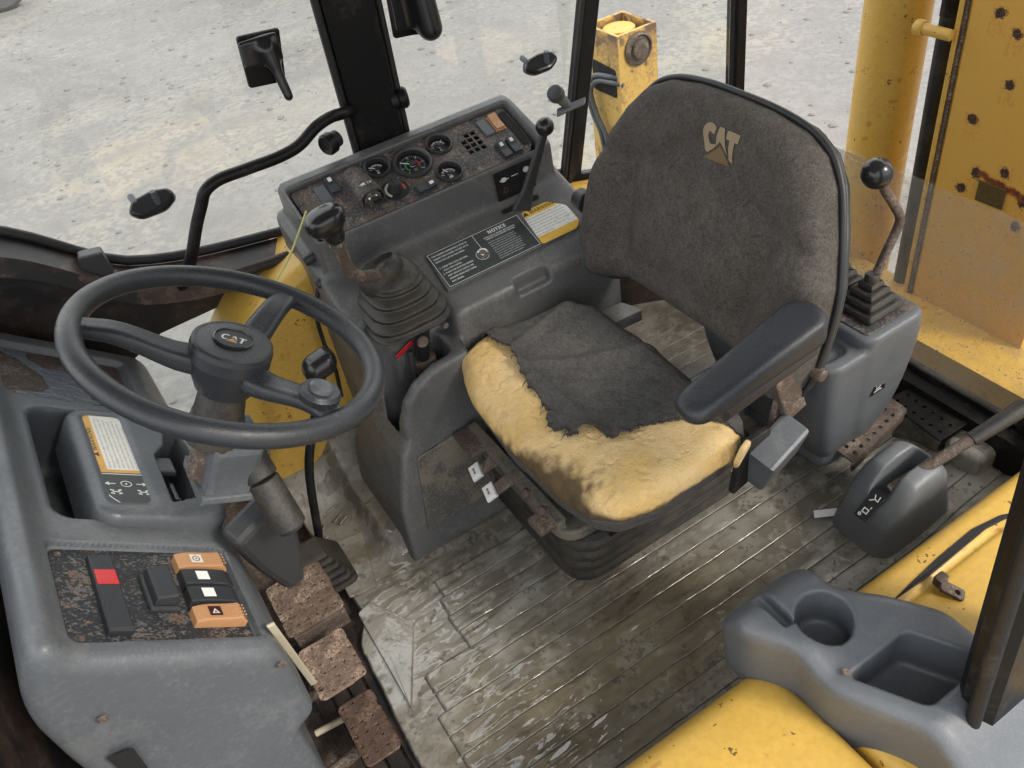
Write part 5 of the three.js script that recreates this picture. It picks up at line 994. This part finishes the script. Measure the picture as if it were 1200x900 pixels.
// ================================================================ STEERING
const SPOKES = [2.885, 0.839, -1.09];
const wN = V(0.488, 0.869, 0.078).normalize();
const wF = (() => { const y = wN.clone(), x = V(0, 0, 1).cross(y).normalize().negate(), z = x.clone().cross(y); return new THREE.Matrix4().makeBasis(x, y, z).setPosition(0.077, 0.902, -1.085); })();
{
  const t = thing('steering_wheel', 'dark grey three spoke steering wheel with spinner knob over the dash', 'steering wheel', [0.077, 0.902, -1.085]);
  const w = (g) => g.applyMatrix4(wF);
  const Rr = 0.2105;
  P(t, 'rim', w(clean(new THREE.TorusGeometry(Rr, 0.017, 20, 96).rotateX(Math.PI / 2))), M.wheel);
  // directions of the spokes are found from the photograph's three: far left, far right, near right
  const I = wF.clone().invert();
  const ang = [[-0.112, 0.985, -1.255], [0.20, 0.86, -1.235], [0.20, 0.83, -0.955]];
  const sp = [[-2.62], [0.93], [-0.30]];
  void ang; void sp; void I;
  for (const a of SPOKES) {
    const g = net((x, y, z) => { const k = cl(x / 0.2), hw = mix(0.026, 0.019, k), hh = mix(0.018, 0.010, k), yc = mix(-0.028, 0.0, sm(0.05, 0.17, x)); return smax(smax(Math.abs(z) - hw, Math.abs(y - yc) - hh, 0.012), Math.abs(x - 0.118) - 0.09, 0.004) * 0.9; }, [0.02, -0.06, -0.035], [0.215, 0.025, 0.035], 0.004);
    P(t, 'spoke', w(clean(g).rotateY(a)), M.wheel);
  }
  P(t, 'hub', w(lathe([[0, -0.07], [0.042, -0.07], [0.052, -0.045], [0.0585, -0.018], [0.059, 0.0], [0.057, 0.008], [0.052, 0.011], [0.03, 0.0125], [0, 0.013]], 48)), M.wheel);
  P(t, 'hub_ring', w(lathe([[0.056, 0.0065], [0.0572, 0.009], [0.054, 0.0115], [0.05, 0.0115]], 48)), M.knobDull);
  const badge = canvasTex(128, 128, (c) => { c.fillStyle = '#1b1c1e'; c.fillRect(0, 0, 128, 128); c.fillStyle = '#cfd1cf'; c.font = 'bold 50px sans-serif'; c.textAlign = 'center'; c.fillText('CAT', 64, 82); c.fillStyle = '#1b1c1e'; c.beginPath(); c.moveTo(64, 54); c.lineTo(34, 90); c.lineTo(94, 90); c.fill(); c.fillStyle = '#b98a3a'; c.beginPath(); c.moveTo(64, 62); c.lineTo(42, 88); c.lineTo(86, 88); c.fill(); });
  const bd = new THREE.CircleGeometry(0.0255, 32).toNonIndexed(); bd.rotateX(-Math.PI / 2); bd.rotateY(-Math.PI / 2 + 1.0); bd.translate(0, 0.0146, 0); bd.applyMatrix4(wF); bd.userData.keepUV = true;
  P(t, 'badge_ring', w(lathe([[0.0, 0.012], [0.0285, 0.0135], [0.0285, 0.0155], [0.0265, 0.0165], [0.0255, 0.0142]], 36)), M.knob);
  P(t, 'badge', bd, std({ map: badge, roughness: 0.35 }));
  const kp = new THREE.Matrix4().makeRotationY(SPOKES[2]);
  P(t, 'spinner_base', w(join(lathe([[0, 0.008], [0.02, 0.010], [0.028, 0.014], [0.03, 0.024], [0.026, 0.03], [0, 0.031]], 32).translate(0.165, -0.004, 0)).applyMatrix4(kp)), M.wheel);
  P(t, 'spinner_cap', w(lathe([[0, 0.037], [0.012, 0.036], [0.0165, 0.033], [0.0175, 0.028]], 28).translate(0.165, -0.002, 0).applyMatrix4(kp)), M.greyMetal, 'bare metal cap of the spinner knob');
}
{
  const t = thing('steering_column', 'grey steering column shroud between the dash and the wheel', 'steering column', [-0.02, 0.4, -1.13]);
  const ax = (s, dx = 0, dz = 0) => [0.077 - wN.x * s + dx, 0.902 - wN.y * s, -1.085 - wN.z * s + dz];
  P(t, 'shaft', rod(ax(0.07), ax(0.24), 0.028, 0.03), M.rust);
  P(t, 'rubber_collar', join(rod(ax(0.07), ax(0.12), 0.034, 0.038), rod(ax(0.118), ax(0.165), 0.04, 0.046)), M.boot);
  const cF = frame(ax(0.22, 0.03, 0.0), [0.869, -0.488, 0], [0.488, 0.869, 0.078]);
  P(t, 'shroud', inF(join(rbox(0.082, 0.10, 0.098, 0.012).translate(0, 0, 0), rbox(0.092, 0.018, 0.108, 0.005).translate(0, -0.045, 0)), cF), M.dash);
  P(t, 'column_cover', inF(plate([[-0.058, 0.075], [0.062, 0.085], [0.06, 0.03], [0.05, -0.07], [0.03, -0.185], [-0.008, -0.175], [-0.04, -0.05]], 0.05, { r: 0.02, bevel: 0.012 }).translate(0, 0, -0.05), frame([0.0, 0.50, -1.085], [0.93, 0.05, -0.34], [0.05, 1, 0.2])), M.knobDull);
}
{
  const t = thing('shuttle_lever', 'thick round grey lever grip sticking out under the steering wheel', 'lever', [0.0, 0.64, -1.14]);
  P(t, 'arm', rod([-0.03, 0.66, -1.17], [0.056, 0.69, -1.085], 0.012), M.rust);
  P(t, 'grip', join(rod([0.030, 0.70, -1.085], [0.0325, 0.668, -1.062], 0.027, 0.0265, 32), rod([0.0323, 0.667, -1.0615], [0.036, 0.585, -1.018], 0.0255, 0.0275, 32)), M.boot);
  P(t, 'end_cap', rod([0.0359, 0.586, -1.0185], [0.0363, 0.580, -1.0152], 0.022, 0.0215, 28), M.knobDull);
}
{
  const t = thing('gear_lever', 'black oval knob on a thin shaft in front of the yellow wheel arch', 'gear lever', [0.1, 0.05, -1.47]);
  P(t, 'shaft', tube([[0.10, 0.02, -1.49], [0.15, 0.28, -1.47], [0.215, 0.44, -1.452], [0.228, 0.48, -1.45]], 0.0105, { seg: 8 }), M.rubber);
  P(t, 'collar', rod([0.214, 0.445, -1.452], [0.233, 0.50, -1.449], 0.014, 0.0135), M.steel);
  P(t, 'knob', net((x, y, z) => smin(sdB(x - 0.247, y - 0.532 - 0.2 * (x - 0.247), z + 1.447, 0.037, 0.027, 0.031, 0.025), sdCaps(x, y, z, [0.233, 0.495, -1.449], [0.242, 0.52, -1.448], 0.0165), 0.01), [0.19, 0.48, -1.50], [0.305, 0.585, -1.39], 0.0035), M.knob);
  P(t, 'lever_boot', bellows([0.06, 0.0, -1.40], 6, 0.10, 0.075, 0.075, 0.035, 0.035), M.boot);
}
// ================================================================ PEDALS
const pedal = (x0, x1, z0, z1, y, tilt) => {
  const g = net((x, Y, z) => { const yy = Y - y - tilt * (z - (z0 + z1) / 2); return smax(smax(sdB(x - (x0 + x1) / 2, z - (z0 + z1) / 2, 0, (x1 - x0) / 2, (z1 - z0) / 2, 1, 0.014), Math.abs(yy) - 0.009 + 0.004 * f2(x * 40, z * 40, 81, 3), 0.006), -(Math.hypot((((x - x0) / 0.022) % 1 - 0.5) * 0.022, (((z - z0) / 0.024 + 9) % 1 - 0.5) * 0.024) - 0.0019) * (yy > 0.002 ? 1 : -1), 0.002) * 0.8; }, [x0 - 0.01, y - 0.05, z0 - 0.01], [x1 + 0.01, y + 0.05, z1 + 0.01], 0.004);
  return g;
};
{
  const names = [['rusty pale brake pedal pad, nearer the dash of the pair', -0.062, 0.044, -1.165, -1.02], ['rusty brown brake pedal pad, nearest the bottom edge', -0.042, 0.036, -1.0, -0.845]];
  names.forEach(([l, x0, x1, z0, z1], i) => {
    const t = thing('brake_pedal', l, 'pedal', [0, 0.1, (z0 + z1) / 2]); 
    P(t, 'pedal_pad', pedal(x0, x1, z0, z1, 0.1, 0.05), i ? std({ map: rep(T.rust, 0.25), color: new THREE.Color().setRGB(0.85, 0.7, 0.62), roughness: 0.55, bumpMap: rep(T.lumps, 0.12), bumpScale: 0.003 }) : std({ map: rep(T.rust, 0.25), color: new THREE.Color().setRGB(2.1, 2.0, 1.9), roughness: 0.75, bumpMap: rep(T.lumps, 0.12), bumpScale: 0.003 }));
    P(t, 'pedal_arm', tube([[0, 0.088, (z0 + z1) / 2], [-0.05, 0.05, (z0 + z1) / 2], [-0.16, 0.05, (z0 + z1) / 2], [-0.22, 0.2, (z0 + z1) / 2]], 0.012), M.rust);
  });
  const t = thing('foot_rest', 'rusty mud caked foot plate below the rubber boot', 'foot plate', [0, 0.06, -1.27]);
  P(t, 'foot_plate', pedal(-0.065, 0.072, -1.37, -1.215, 0.085, -0.06), std({ map: rep(T.rust, 0.3), color: new THREE.Color().setRGB(1.5, 1.45, 1.35), roughness: 0.8, bumpMap: rep(T.lumps, 0.12), bumpScale: 0.005 }));
  P(t, 'plate_edge', mv(rbox(0.12, 0.05, 0.012, 0.003), 0.008, 0.058, -1.217), M.rust);
  const u = thing('foot_well_slats', 'dark slats and a pale rod in the foot well beside the pedals', 'slats', [0.0, -0.03, -0.95]);
  for (let i = 0; i < 4; i++) P(u, 'slat', mv(rbox(0.03, 0.012, 0.62, 0.002), -0.06 + i * 0.037, -0.018, -0.96), M.blackRust);
  P(u, 'rod', rod([-0.10, 0.03, -1.02], [0.03, 0.035, -1.005], 0.007), M.beige);
}
// ================================================================ REAR CONSOLE AND BACKHOE CONTROLS
{
  const t = thing('rear_console', 'grey rear console with two levers behind the armrest', 'console', [1.16, 0, -0.95]);
  const tr = (y) => sm(0.42, 0.02, y);
  P(t, 'console_body', net((x, y, z) => {
    const k = cl((0.55 - y) / 0.45), x0 = 1.075 + 0.13 * k * k + 0.02 * k, x1 = 1.236 + 0.06 * k, z1 = -0.752 - 0.08 * k * k - 0.03 * k;
    let d = smax(smax(x0 - x, x - x1, 0.03), smax(z - z1, -1.28 - z, 0.03), 0.035);
    d = smax(d, Math.abs(y - 0.29) - 0.262, 0.014);
    // low shelf in front of the lever plate
    let s = smax(smax(x0 - 0.088 - x, x - 1.25, 0.04), smax(z - z1 + 0.004, -1.14 - z, 0.04), 0.035);
    s = smax(s, smax(y - 0.523, 0.06 - y, 0.02), 0.014);
    s = smax(s, -sdB(x - 1.034, y - 0.535, z + 0.885, 0.036, 0.03, 0.098, 0.02), 0.006);
    return smin(d, s, 0.006) * 0.85;
  }, [0.93, 0.02, -1.30], [1.32, 0.57, -0.70], 0.007), M.tray);
  const pl = P(t, 'lever_plate', plate([[1.088, 0.77], [1.222, 0.77], [1.222, 1.26], [1.088, 1.26]], 0.005, { r: 0.012, bevel: 0.0015 }).rotateX(-Math.PI / 2).translate(0, 0.550, 0), M.flake);
  void tr; void pl;
  const ic = canvasTex(96, 96, (c) => { c.fillStyle = '#141516'; c.fillRect(0, 0, 96, 96); c.strokeStyle = '#d9dbda'; c.lineWidth = 8; c.beginPath(); c.moveTo(20, 40); c.lineTo(46, 20); c.lineTo(62, 34); c.lineTo(80, 28); c.moveTo(62, 34); c.lineTo(48, 58); c.lineTo(26, 62); c.moveTo(20, 78); c.lineTo(50, 74); c.lineTo(70, 80); c.stroke(); });
  P(t, 'pictogram', sheet(0.042, 0.042, frame([1.158, 0.385, -0.7735], [1, 0.0, -0.03], [0.0, 1, 0.12])), std({ map: ic, roughness: 0.45 }), 'small black pictogram sticker');
}
for (const [z, label, tall] of [[-0.828, 'tall bent rear lever with black ball knob, nearest the camera', 0], [-0.905, 'rear lever mostly hidden behind the seat back', 1]]) {
  const t = thing('backhoe_lever', label, 'lever', [1.153, 0.555, z]);
  P(t, 'rubber_boot', join(bellows([1.153, 0.556, z], 4, 0.062, 0.046, 0.046, 0.017, 0.017, [0, 1, 0], 0.15), rod([1.153, 0.612, z], [1.155, 0.632, z], 0.014)), M.boot);
  P(t, 'shaft', tube([[1.153, 0.60, z], [1.177 - tall * 0.015, 0.655, z - tall * 0.04], [1.205 - tall * 0.03, 0.715, z - tall * 0.09], [1.205 - tall * 0.03, 0.728, z - tall * 0.1], [1.196 - tall * 0.03, 0.745, z - tall * 0.112], [1.15, 0.808, z - tall * 0.15], [1.13, 0.84, z - tall * 0.17]], 0.0085, { seg: 6 }), M.rust, 'rusty bent shaft');
  P(t, 'knob', new THREE.SphereGeometry(0.0265, 32, 22).translate(1.122, 0.851, z - tall * 0.175), M.knob);
}
{
  const t = thing('swing_pedal', 'narrow rusty pierced pedal bar under the rear console', 'pedal', [1.29, 0.09, -0.86]);
  const h = []; for (let i = 0; i < 7; i++) for (let j = 0; j < 2; j++) h.push(circleHole(-0.082 + i * 0.024, -0.011 + j * 0.022, 0.0045));
  P(t, 'pedal_bar', inF(plate([[-0.105, -0.026], [0.10, -0.026], [0.10, 0.026], [-0.105, 0.026]], 0.006, { r: 0.006, bevel: 0.0015, holes: h }), frame([1.285, 0.112, -0.858], [1, 0.12, -0.12], [-0.05, 0.25, -1])), M.rust);
  P(t, 'bar_edge', inF(rbox(0.205, 0.024, 0.006, 0.001), frame([1.282, 0.096, -0.832], [1, 0.12, -0.12], [0, 1, 0])), M.rust);
}
{
  const t = thing('rear_tread_plate', 'dark pierced tread plate in front of the rear glass', 'tread plate', [1.42, 0.09, -0.81]);
  const h = []; for (let i = 0; i < 3; i++) for (let j = 0; j < 6; j++) h.push(circleHole(-0.032 + i * 0.032, -0.062 + j * 0.025, 0.004));
  P(t, 'plate', inF(plate([[-0.052, -0.082], [0.05, -0.082], [0.05, 0.08], [-0.052, 0.08]], 0.006, { r: 0.004, bevel: 0.0015, holes: h }), frame([1.425, 0.112, -0.815], [1, 0.06, 0.1], [0.1, 0, -1])), M.black);
  P(t, 'support', mv(rbox(0.07, 0.10, 0.12, 0.008), 1.425, 0.055, -0.815), M.dirty);
  P(t, 'side_step', net((x, y, z) => sdB(x - 1.455, y - 0.04, z + 0.70, 0.06, 0.055, 0.048, 0.018), [1.37, -0.03, -0.77], [1.54, 0.12, -0.63], 0.006), M.mat);
}
{
  const t = thing('stabilizer_lever_box', 'dark grey floor box with slotted top and a handle', 'lever box', [1.2, 0, -0.71]);
  P(t, 'box_body', net((x, y, z) => {
    const k = cl(y / 0.18), x0 = 1.085 + 0.055 * sm(0.35, 1.0, k) * 1.0, x1 = 1.318 - 0.05 * k, hw = 0.078 - 0.014 * k;
    const topY = 0.185 - 0.085 * sm(1.16, 1.07, x) + 0.012 * sm(1.12, 1.2, x) - 0.03 * sm(1.23, 1.30, x);
    let d = smax(smax(1.078 + 0.02 * k - x, x - x1, 0.05), Math.abs(z + 0.715 - 0.012 * k) - hw, 0.045);
    d = smax(d, y - topY, 0.035); void x0;
    d = smax(d, -sdB(x - 1.182, y - 0.2, z + 0.703, 0.074, 0.11, 0.0195, 0.018), 0.006);
    return smax(d, -0.002 - y, 0.004) * 0.8;
  }, [1.05, -0.01, -0.82], [1.34, 0.21, -0.61], 0.005), std({ map: rep(T.tray, 0.4), color: new THREE.Color().setRGB(1.45, 1.42, 1.36), roughness: 0.45, bumpMap: rep(T.lumps, 0.2), bumpScale: 0.0008 }));
  const ic = canvasTex(192, 80, (c) => { c.fillStyle = '#191a1b'; c.fillRect(0, 0, 192, 80); c.strokeStyle = '#cfd1cf'; c.lineWidth = 6; c.beginPath(); c.moveTo(110, 20); c.lineTo(132, 44); c.lineTo(156, 30); c.moveTo(132, 44); c.lineTo(128, 64); c.lineTo(160, 62); c.stroke(); c.strokeRect(40, 26, 24, 30); c.beginPath(); c.arc(22, 24, 7, 0, 7); c.stroke(); c.beginPath(); c.moveTo(74, 56); c.lineTo(88, 60); c.stroke(); });
  P(t, 'pictogram', sheet(0.075, 0.03, frame([1.098, 0.128, -0.703], [0.78, 0.63, 0], [0, 0, -1])), std({ map: ic, roughness: 0.5 }), 'black pictogram strip');
  P(t, 'handle', rod([1.135, 0.155, -0.692], [1.31, 0.235, -0.642], 0.0115, 0.0125), M.rust, 'bare rusty handle bar');
  P(t, 'handle_grip', join(rod([1.305, 0.233, -0.643], [1.415, 0.283, -0.612], 0.0155, 0.0185)), M.boot);
}
{
  const o = mesh(numbered('paper_scrap'), clean(inF(plate([[-0.03, -0.008], [0.026, -0.012], [0.03, 0.007], [-0.026, 0.012]], 0.0015, { r: 0.003, bevel: 0.0003 }), frame([1.09, 0.0125, -0.80], [0.85, 0.1, 0.5], [0.5, 0.05, -0.85]))), M.white, scene);
  o.userData = { label: 'small white scrap lying on the mat beside the floor box', category: 'scrap' };
}
// ================================================================ DOOR SIDE: YELLOW COVERS AND CUP TRAY
{
  const t = thing('rear_fender', 'yellow painted cover with a bent latch beside the floor box', 'fender', [1.15, 0, -0.45]);
  P(t, 'cover', net((x, y, z) => {
    const h = 0.25 - 0.012 * sm(-0.52, -0.545, z) + 0.012 * sm(-0.475, -0.46, z) * sm(0.86, 0.9, x) * 0;
    let d = sdB(x - 1.28, y - 0.0, z + 0.33, 0.65, 0.25, 0.205, 0.028);
    // pressed groove along the top
    d = smax(d, -sdB(x - 1.0, y - 0.252, z + 0.463 + 0.02 * (x - 1.0), 0.145, 0.007, 0.007 , 0.004), 0.004); void h;
    return d * 0.95;
  }, [0.62, -0.02, -0.56], [1.94, 0.27, -0.10], 0.009), M.yellow);
  P(t, 'torn_seal', plate([[0.862, 0.476, 0.002], [0.955, 0.472], [1.12, 0.478], [1.16, 0.472], [1.23, 0.452, 0.001], [1.165, 0.482], [1.10, 0.493], [1.0, 0.489], [0.92, 0.482]], 0.004, { r: 0.004, bevel: 0.001 }).rotateX(-Math.PI / 2).translate(0, 0.2485, 0), M.rubber, 'grey strip of old sealant');
  P(t, 'latch', join(inF(plate([[-0.012, -0.022], [0.012, -0.022], [0.012, 0.022], [-0.012, 0.022]], 0.008, { r: 0.007, bevel: 0.002, holes: [circleHole(0, -0.008, 0.005)] }), frame([0.955, 0.256, -0.428], [0.8, 0, -0.5], [-0.4, 0.35, -0.8])), mv(rbox(0.022, 0.02, 0.018, 0.004), 0.958, 0.262, -0.452)), M.rust, 'small rusty bent latch');
}
{
  const t = thing('front_fender', 'smooth yellow rounded cover at the bottom edge beside the door', 'fender', [0.4, 0, -0.4]);
  P(t, 'cover', net((x, y, z) => { const x1 = 0.62, r = sdB(x - 0.27, z + 0.21, 0, x1 - 0.27, 0.325, 1, 0.055); return smax(r, y - 0.268 + 0.018 * Math.pow(cl((-0.40 - z) / 0.13), 2), 0.05) * 0.9; }, [-0.10, 0.05, -0.56], [0.64, 0.29, 0.12], 0.008), M.yellow);
}
{
  const t = thing('cup_tray', 'blue grey moulded tray with cup holder and square bin by the door', 'tray', [0.7, 0.2, -0.4]);
  // profile along z: a raised rounded nose with the cup, a bend, then the bin sloping down to the post
  P(t, 'tray_body', net((x, y, z) => {
    const top = 0.402 - 0.10 * Math.pow(cl((-0.53 - z) / 0.09), 1.6) - 0.02 * sm(-0.46, -0.39, z) - 0.10 * sm(-0.27, -0.12, z);
    const xa = 0.552 + 0.042 * sm(-0.54, -0.44, z) + 0.06 * sm(-0.40, -0.24, z) + 0.02 * cl((0.40 - y) / 0.2), xb = 0.73 + 0.11 * sm(-0.52, -0.36, z);
    let d = smax(smax(xa - x, x - xb - 0.02 * cl((0.4 - y) / 0.2), 0.03), smax(-0.592 - z, z + 0.12, 0.03), 0.035);
    d = smax(d, y - top, 0.03); d = smax(d, 0.21 - y, 0.01);
    d = smax(d, -sdCyl(x - 0.672, y - 0.42, z + 0.468, 0.044, 0.10, 0.012), 0.008);
    d = smax(d, -sdB(x - 0.622, y - 0.43, z + 0.545 - 0.0, 0.0105, 0.055, 0.055, 0.005), 0.006);
    d = smax(d, -sdB(x - 0.724 - (z + 0.332) * 0.55, y - 0.40, z + 0.334, 0.062, 0.105, 0.05, 0.012), 0.007);
    return d * 0.8;
  }, [0.50, 0.19, -0.61], [0.88, 0.43, -0.10], 0.0055), M.tray);
  P(t, 'tray_screw', join(...[[0.632, 0.389, -0.388], [0.648, 0.30, -0.155]].map(([x, y, z]) => alongDir(lathe([[0, 0.002], [0.004, 0.002], [0.0065, 0]], 12), [x, y, z], [0, 1, 0.1]))), M.rust);
}
// ================================================================ FITTINGS ON THE FRAME
{
  const t = thing('grab_rail', 'bent black grab rail from the post down to the window sill', 'grab rail', [0.3, 0.7, -1.72]);
  P(t, 'rail', tube([[0.585, 0.865, -1.80], [0.56, 0.88, -1.765], [0.535, 0.893, -1.735], [0.505, 0.90, -1.722], [0.47, 0.893, -1.72], [0.42, 0.868, -1.72], [0.375, 0.861, -1.72], [0.30, 0.862, -1.72], [0.235, 0.862, -1.72], [0.205, 0.85, -1.72], [0.188, 0.825, -1.722], [0.165, 0.79, -1.725], [0.128, 0.725, -1.73], [0.095, 0.66, -1.76], [0.08, 0.63, -1.80]], 0.0128, { seg: 6 }), M.black);
}
const plateLatch = (name, label, F, pts, blade) => {
  const t = thing(name, label, 'window latch', [F.elements[12], F.elements[13], F.elements[14]], 'black latches on the side windows');
  P(t, 'back_plate', inF(plate(pts, 0.012, { r: 0.008, bevel: 0.004 }), F), M.black);
  P(t, 'lever', inF(blade, F), M.knob);
  return t;
};
{
  const F = frame([0.435, 1.02, -1.845], [1, -0.03, 0.02], [0, 1, 0]);
  plateLatch('window_latch', 'black square latch with curved lever on the front side window', F, [[-0.046, -0.05], [0.034, -0.058], [0.052, 0.05], [-0.04, 0.056]],
    net((x, y, z) => { const q = smin(sdCaps(x, y, z, [0.01, 0.02, 0.03], [0.02, -0.075, 0.05], 0.012, 0.010), sdB(x + 0.002, y - 0.02, z - 0.02, 0.042, 0.028, 0.006, 0.005), 0.03); return q * 0.85; }, [-0.06, -0.1, 0], [0.06, 0.06, 0.075], 0.005));
  const G = frame([0.785, 1.02, -1.845], [1, -0.03, 0.02], [0, 1, 0]);
  plateLatch('window_latch', 'black rounded latch at the top edge beside the thick post', G, [[-0.05, -0.055], [0.0, -0.06], [0.045, -0.07], [0.062, -0.02], [0.058, 0.12], [-0.045, 0.12]],
    net((x, y, z) => smin(sdCaps(x, y, z, [0.022, 0.08, 0.03], [0.028, -0.045, 0.04], 0.026, 0.028), sdB(x + 0.02, y - 0.03, z - 0.016, 0.028, 0.07, 0.006, 0.005), 0.03) * 0.85, [-0.06, -0.1, 0], [0.08, 0.13, 0.08], 0.006));
}
for (const [x, y, z, l, s] of [[0.107, 0.82, -1.84, 'pale edged black glass clamp with peg, low on the front window', 1], [1.092, 0.792, -1.84, 'pale edged black glass clamp with peg beside the rear post', 0.95]]) {
  const t = thing('glass_clamp', l, 'glass clamp', [x, y, z]);
  const F = frame([x, y, z + 0.02], [1, 0.05, 0.05], [0, 0.55, -0.85]);
  const hex = [[-0.052, -0.004], [-0.032, -0.026], [0.02, -0.028], [0.05, -0.01], [0.046, 0.016], [0.01, 0.026], [-0.036, 0.02]].map((p) => [p[0] * s, p[1] * s]);
  P(t, 'disc', inF(plate(hex, 0.016, { r: 0.012, bevel: 0.006 }), F), M.knob);
  P(t, 'rim', inF(plate(hex.map((p) => [p[0] * 1.03, p[1] * 1.06]), 0.006, { r: 0.012, bevel: 0.002 }), off(F, 0, 0.004, -0.003)), M.greyMetal);
  P(t, 'peg', join(inF(new THREE.CylinderGeometry(0.006, 0.007, 0.04, 12).rotateX(Math.PI / 2 - 0.4), off(F, 0.012, -0.006, 0.024))), M.greyMetal);
  P(t, 'stud', join(rod([x - 0.03, y + 0.014, z + 0.018], [x - 0.032, y + 0.022, z - 0.012], 0.007)), M.greyMetal);
}
for (const [x, y, z, l, d] of [[0.525, 0.822, -1.79, 'round black post knob on the left face of the thick post', [-1, 0, 0.5]], [0.675, 0.853, -1.80, 'round black post knob on the right face of the thick post', [1, 0, 0.25]]]) {
  const t = thing('post_knob', l, 'knob', [x, y, z]);
  P(t, 'base', alongDir(lathe([[0, 0], [0.019, 0], [0.019, 0.016], [0, 0.016]], 24), [x, y, z], d), M.rubber);
  P(t, 'cap', alongDir(lathe([[0.02, 0.016], [0.0245, 0.02], [0.0245, 0.034], [0.020, 0.04], [0.012, 0.037], [0, 0.036]], 28), [x, y, z], d), M.black);
}
{
  const t = thing('stalk_handle', 'grey stalk handle on a bracket fixed to the rear side post', 'handle', [1.12, 0.68, -1.78]);
  P(t, 'bracket', inF(plate([[-0.045, -0.006], [0.035, -0.012], [0.045, 0.004], [-0.035, 0.012]], 0.01, { r: 0.005 }), frame([1.135, 0.682, -1.765], [1, 0.22, 0.2], [0, 0.7, -0.7])), M.greyMetal);
  P(t, 'stem', rod([1.128, 0.69, -1.77], [1.088, 0.735, -1.75], 0.012, 0.016), M.dash);
  P(t, 'knob', rod([1.090, 0.733, -1.751], [1.076, 0.749, -1.743], 0.0215, 0.0205, 28), M.knobDull);
}
{
  const t = thing('sill_bracket', 'black tapered bracket standing on the window ledge', 'bracket', [-0.05, 0.74, -1.80]);
  P(t, 'bracket_body', inF(plate([[-0.034, -0.03], [0.034, -0.03], [0.024, 0.035], [-0.024, 0.035]], 0.035, { r: 0.006, bevel: 0.004 }), frame([-0.052, 0.745, -1.83], [1, -0.12, 0.1], [0.1, 1, 0])), M.knobDull);
  P(t, 'rusty_foot', mv(rbox(0.08, 0.008, 0.03, 0.003), -0.058, 0.722, -1.79), M.rust);
}
{
  const t = thing('loose_cord', 'thin yellowish cord hanging from the side console past the wheel', 'cord', [0.25, 0.6, -1.64]);
  P(t, 'cord', tube([[0.372, 0.765, -1.64], [0.345, 0.735, -1.635], [0.315, 0.70, -1.632], [0.29, 0.675, -1.63], [0.255, 0.645, -1.63], [0.215, 0.60, -1.635], [0.165, 0.545, -1.64], [0.13, 0.49, -1.65]], 0.0024, { seg: 8, rad: 8 }), M.cord);
}
{
  const t = thing('console_cable', 'black cable hanging down in front of the yellow wheel arch', 'cable', [0.31, 0.4, -1.64]);
  P(t, 'cable', tube([[0.345, 0.60, -1.63], [0.315, 0.54, -1.625], [0.306, 0.45, -1.625], [0.31, 0.38, -1.625], [0.302, 0.28, -1.63]], 0.005, { seg: 8 }), M.rubber);
}
{
  // grit and small dried clods lying on the mat, thickest along its edges
  const gs = [], lump = (x, z, s) => { const k = new THREE.IcosahedronGeometry(s, 0); k.scale(rr(0.7, 1.4), rr(0.35, 0.7), rr(0.7, 1.3)); k.rotateY(rr(0, 6)); gs.push(clean(k).translate(x, floorH(x, z) + 0.0035, z)); };
  for (let i = 0; i < 700; i++) {
    const k = rnd();
    if (k < 0.3) lump(rr(0.25, 1.0), -1.30 + Math.abs(rr(-1, 1) * rr(0, 0.1)) , rr(0.0008, 0.0035));
    else if (k < 0.55) lump(rr(0.5, 1.45), -0.585 - Math.pow(rnd(), 2) * 0.12, rr(0.0008, 0.0045));
    else if (k < 0.75) lump(rr(1.0, 1.45), rr(-1.15, -0.62), rr(0.0008, 0.003));
    else lump(rr(0.1, 1.1), rr(-1.25, -0.6), rr(0.0006, 0.0018));
  }
  const o = mesh(numbered('floor_grit'), join(gs), std({ color: new THREE.Color().setRGB(0.16, 0.135, 0.1), roughness: 0.9 }), scene);
  o.userData = { kind: 'stuff', label: 'grit and small dried mud crumbs scattered over the cab floor mat', category: 'grit' };
}
renderer.render(scene, camera);
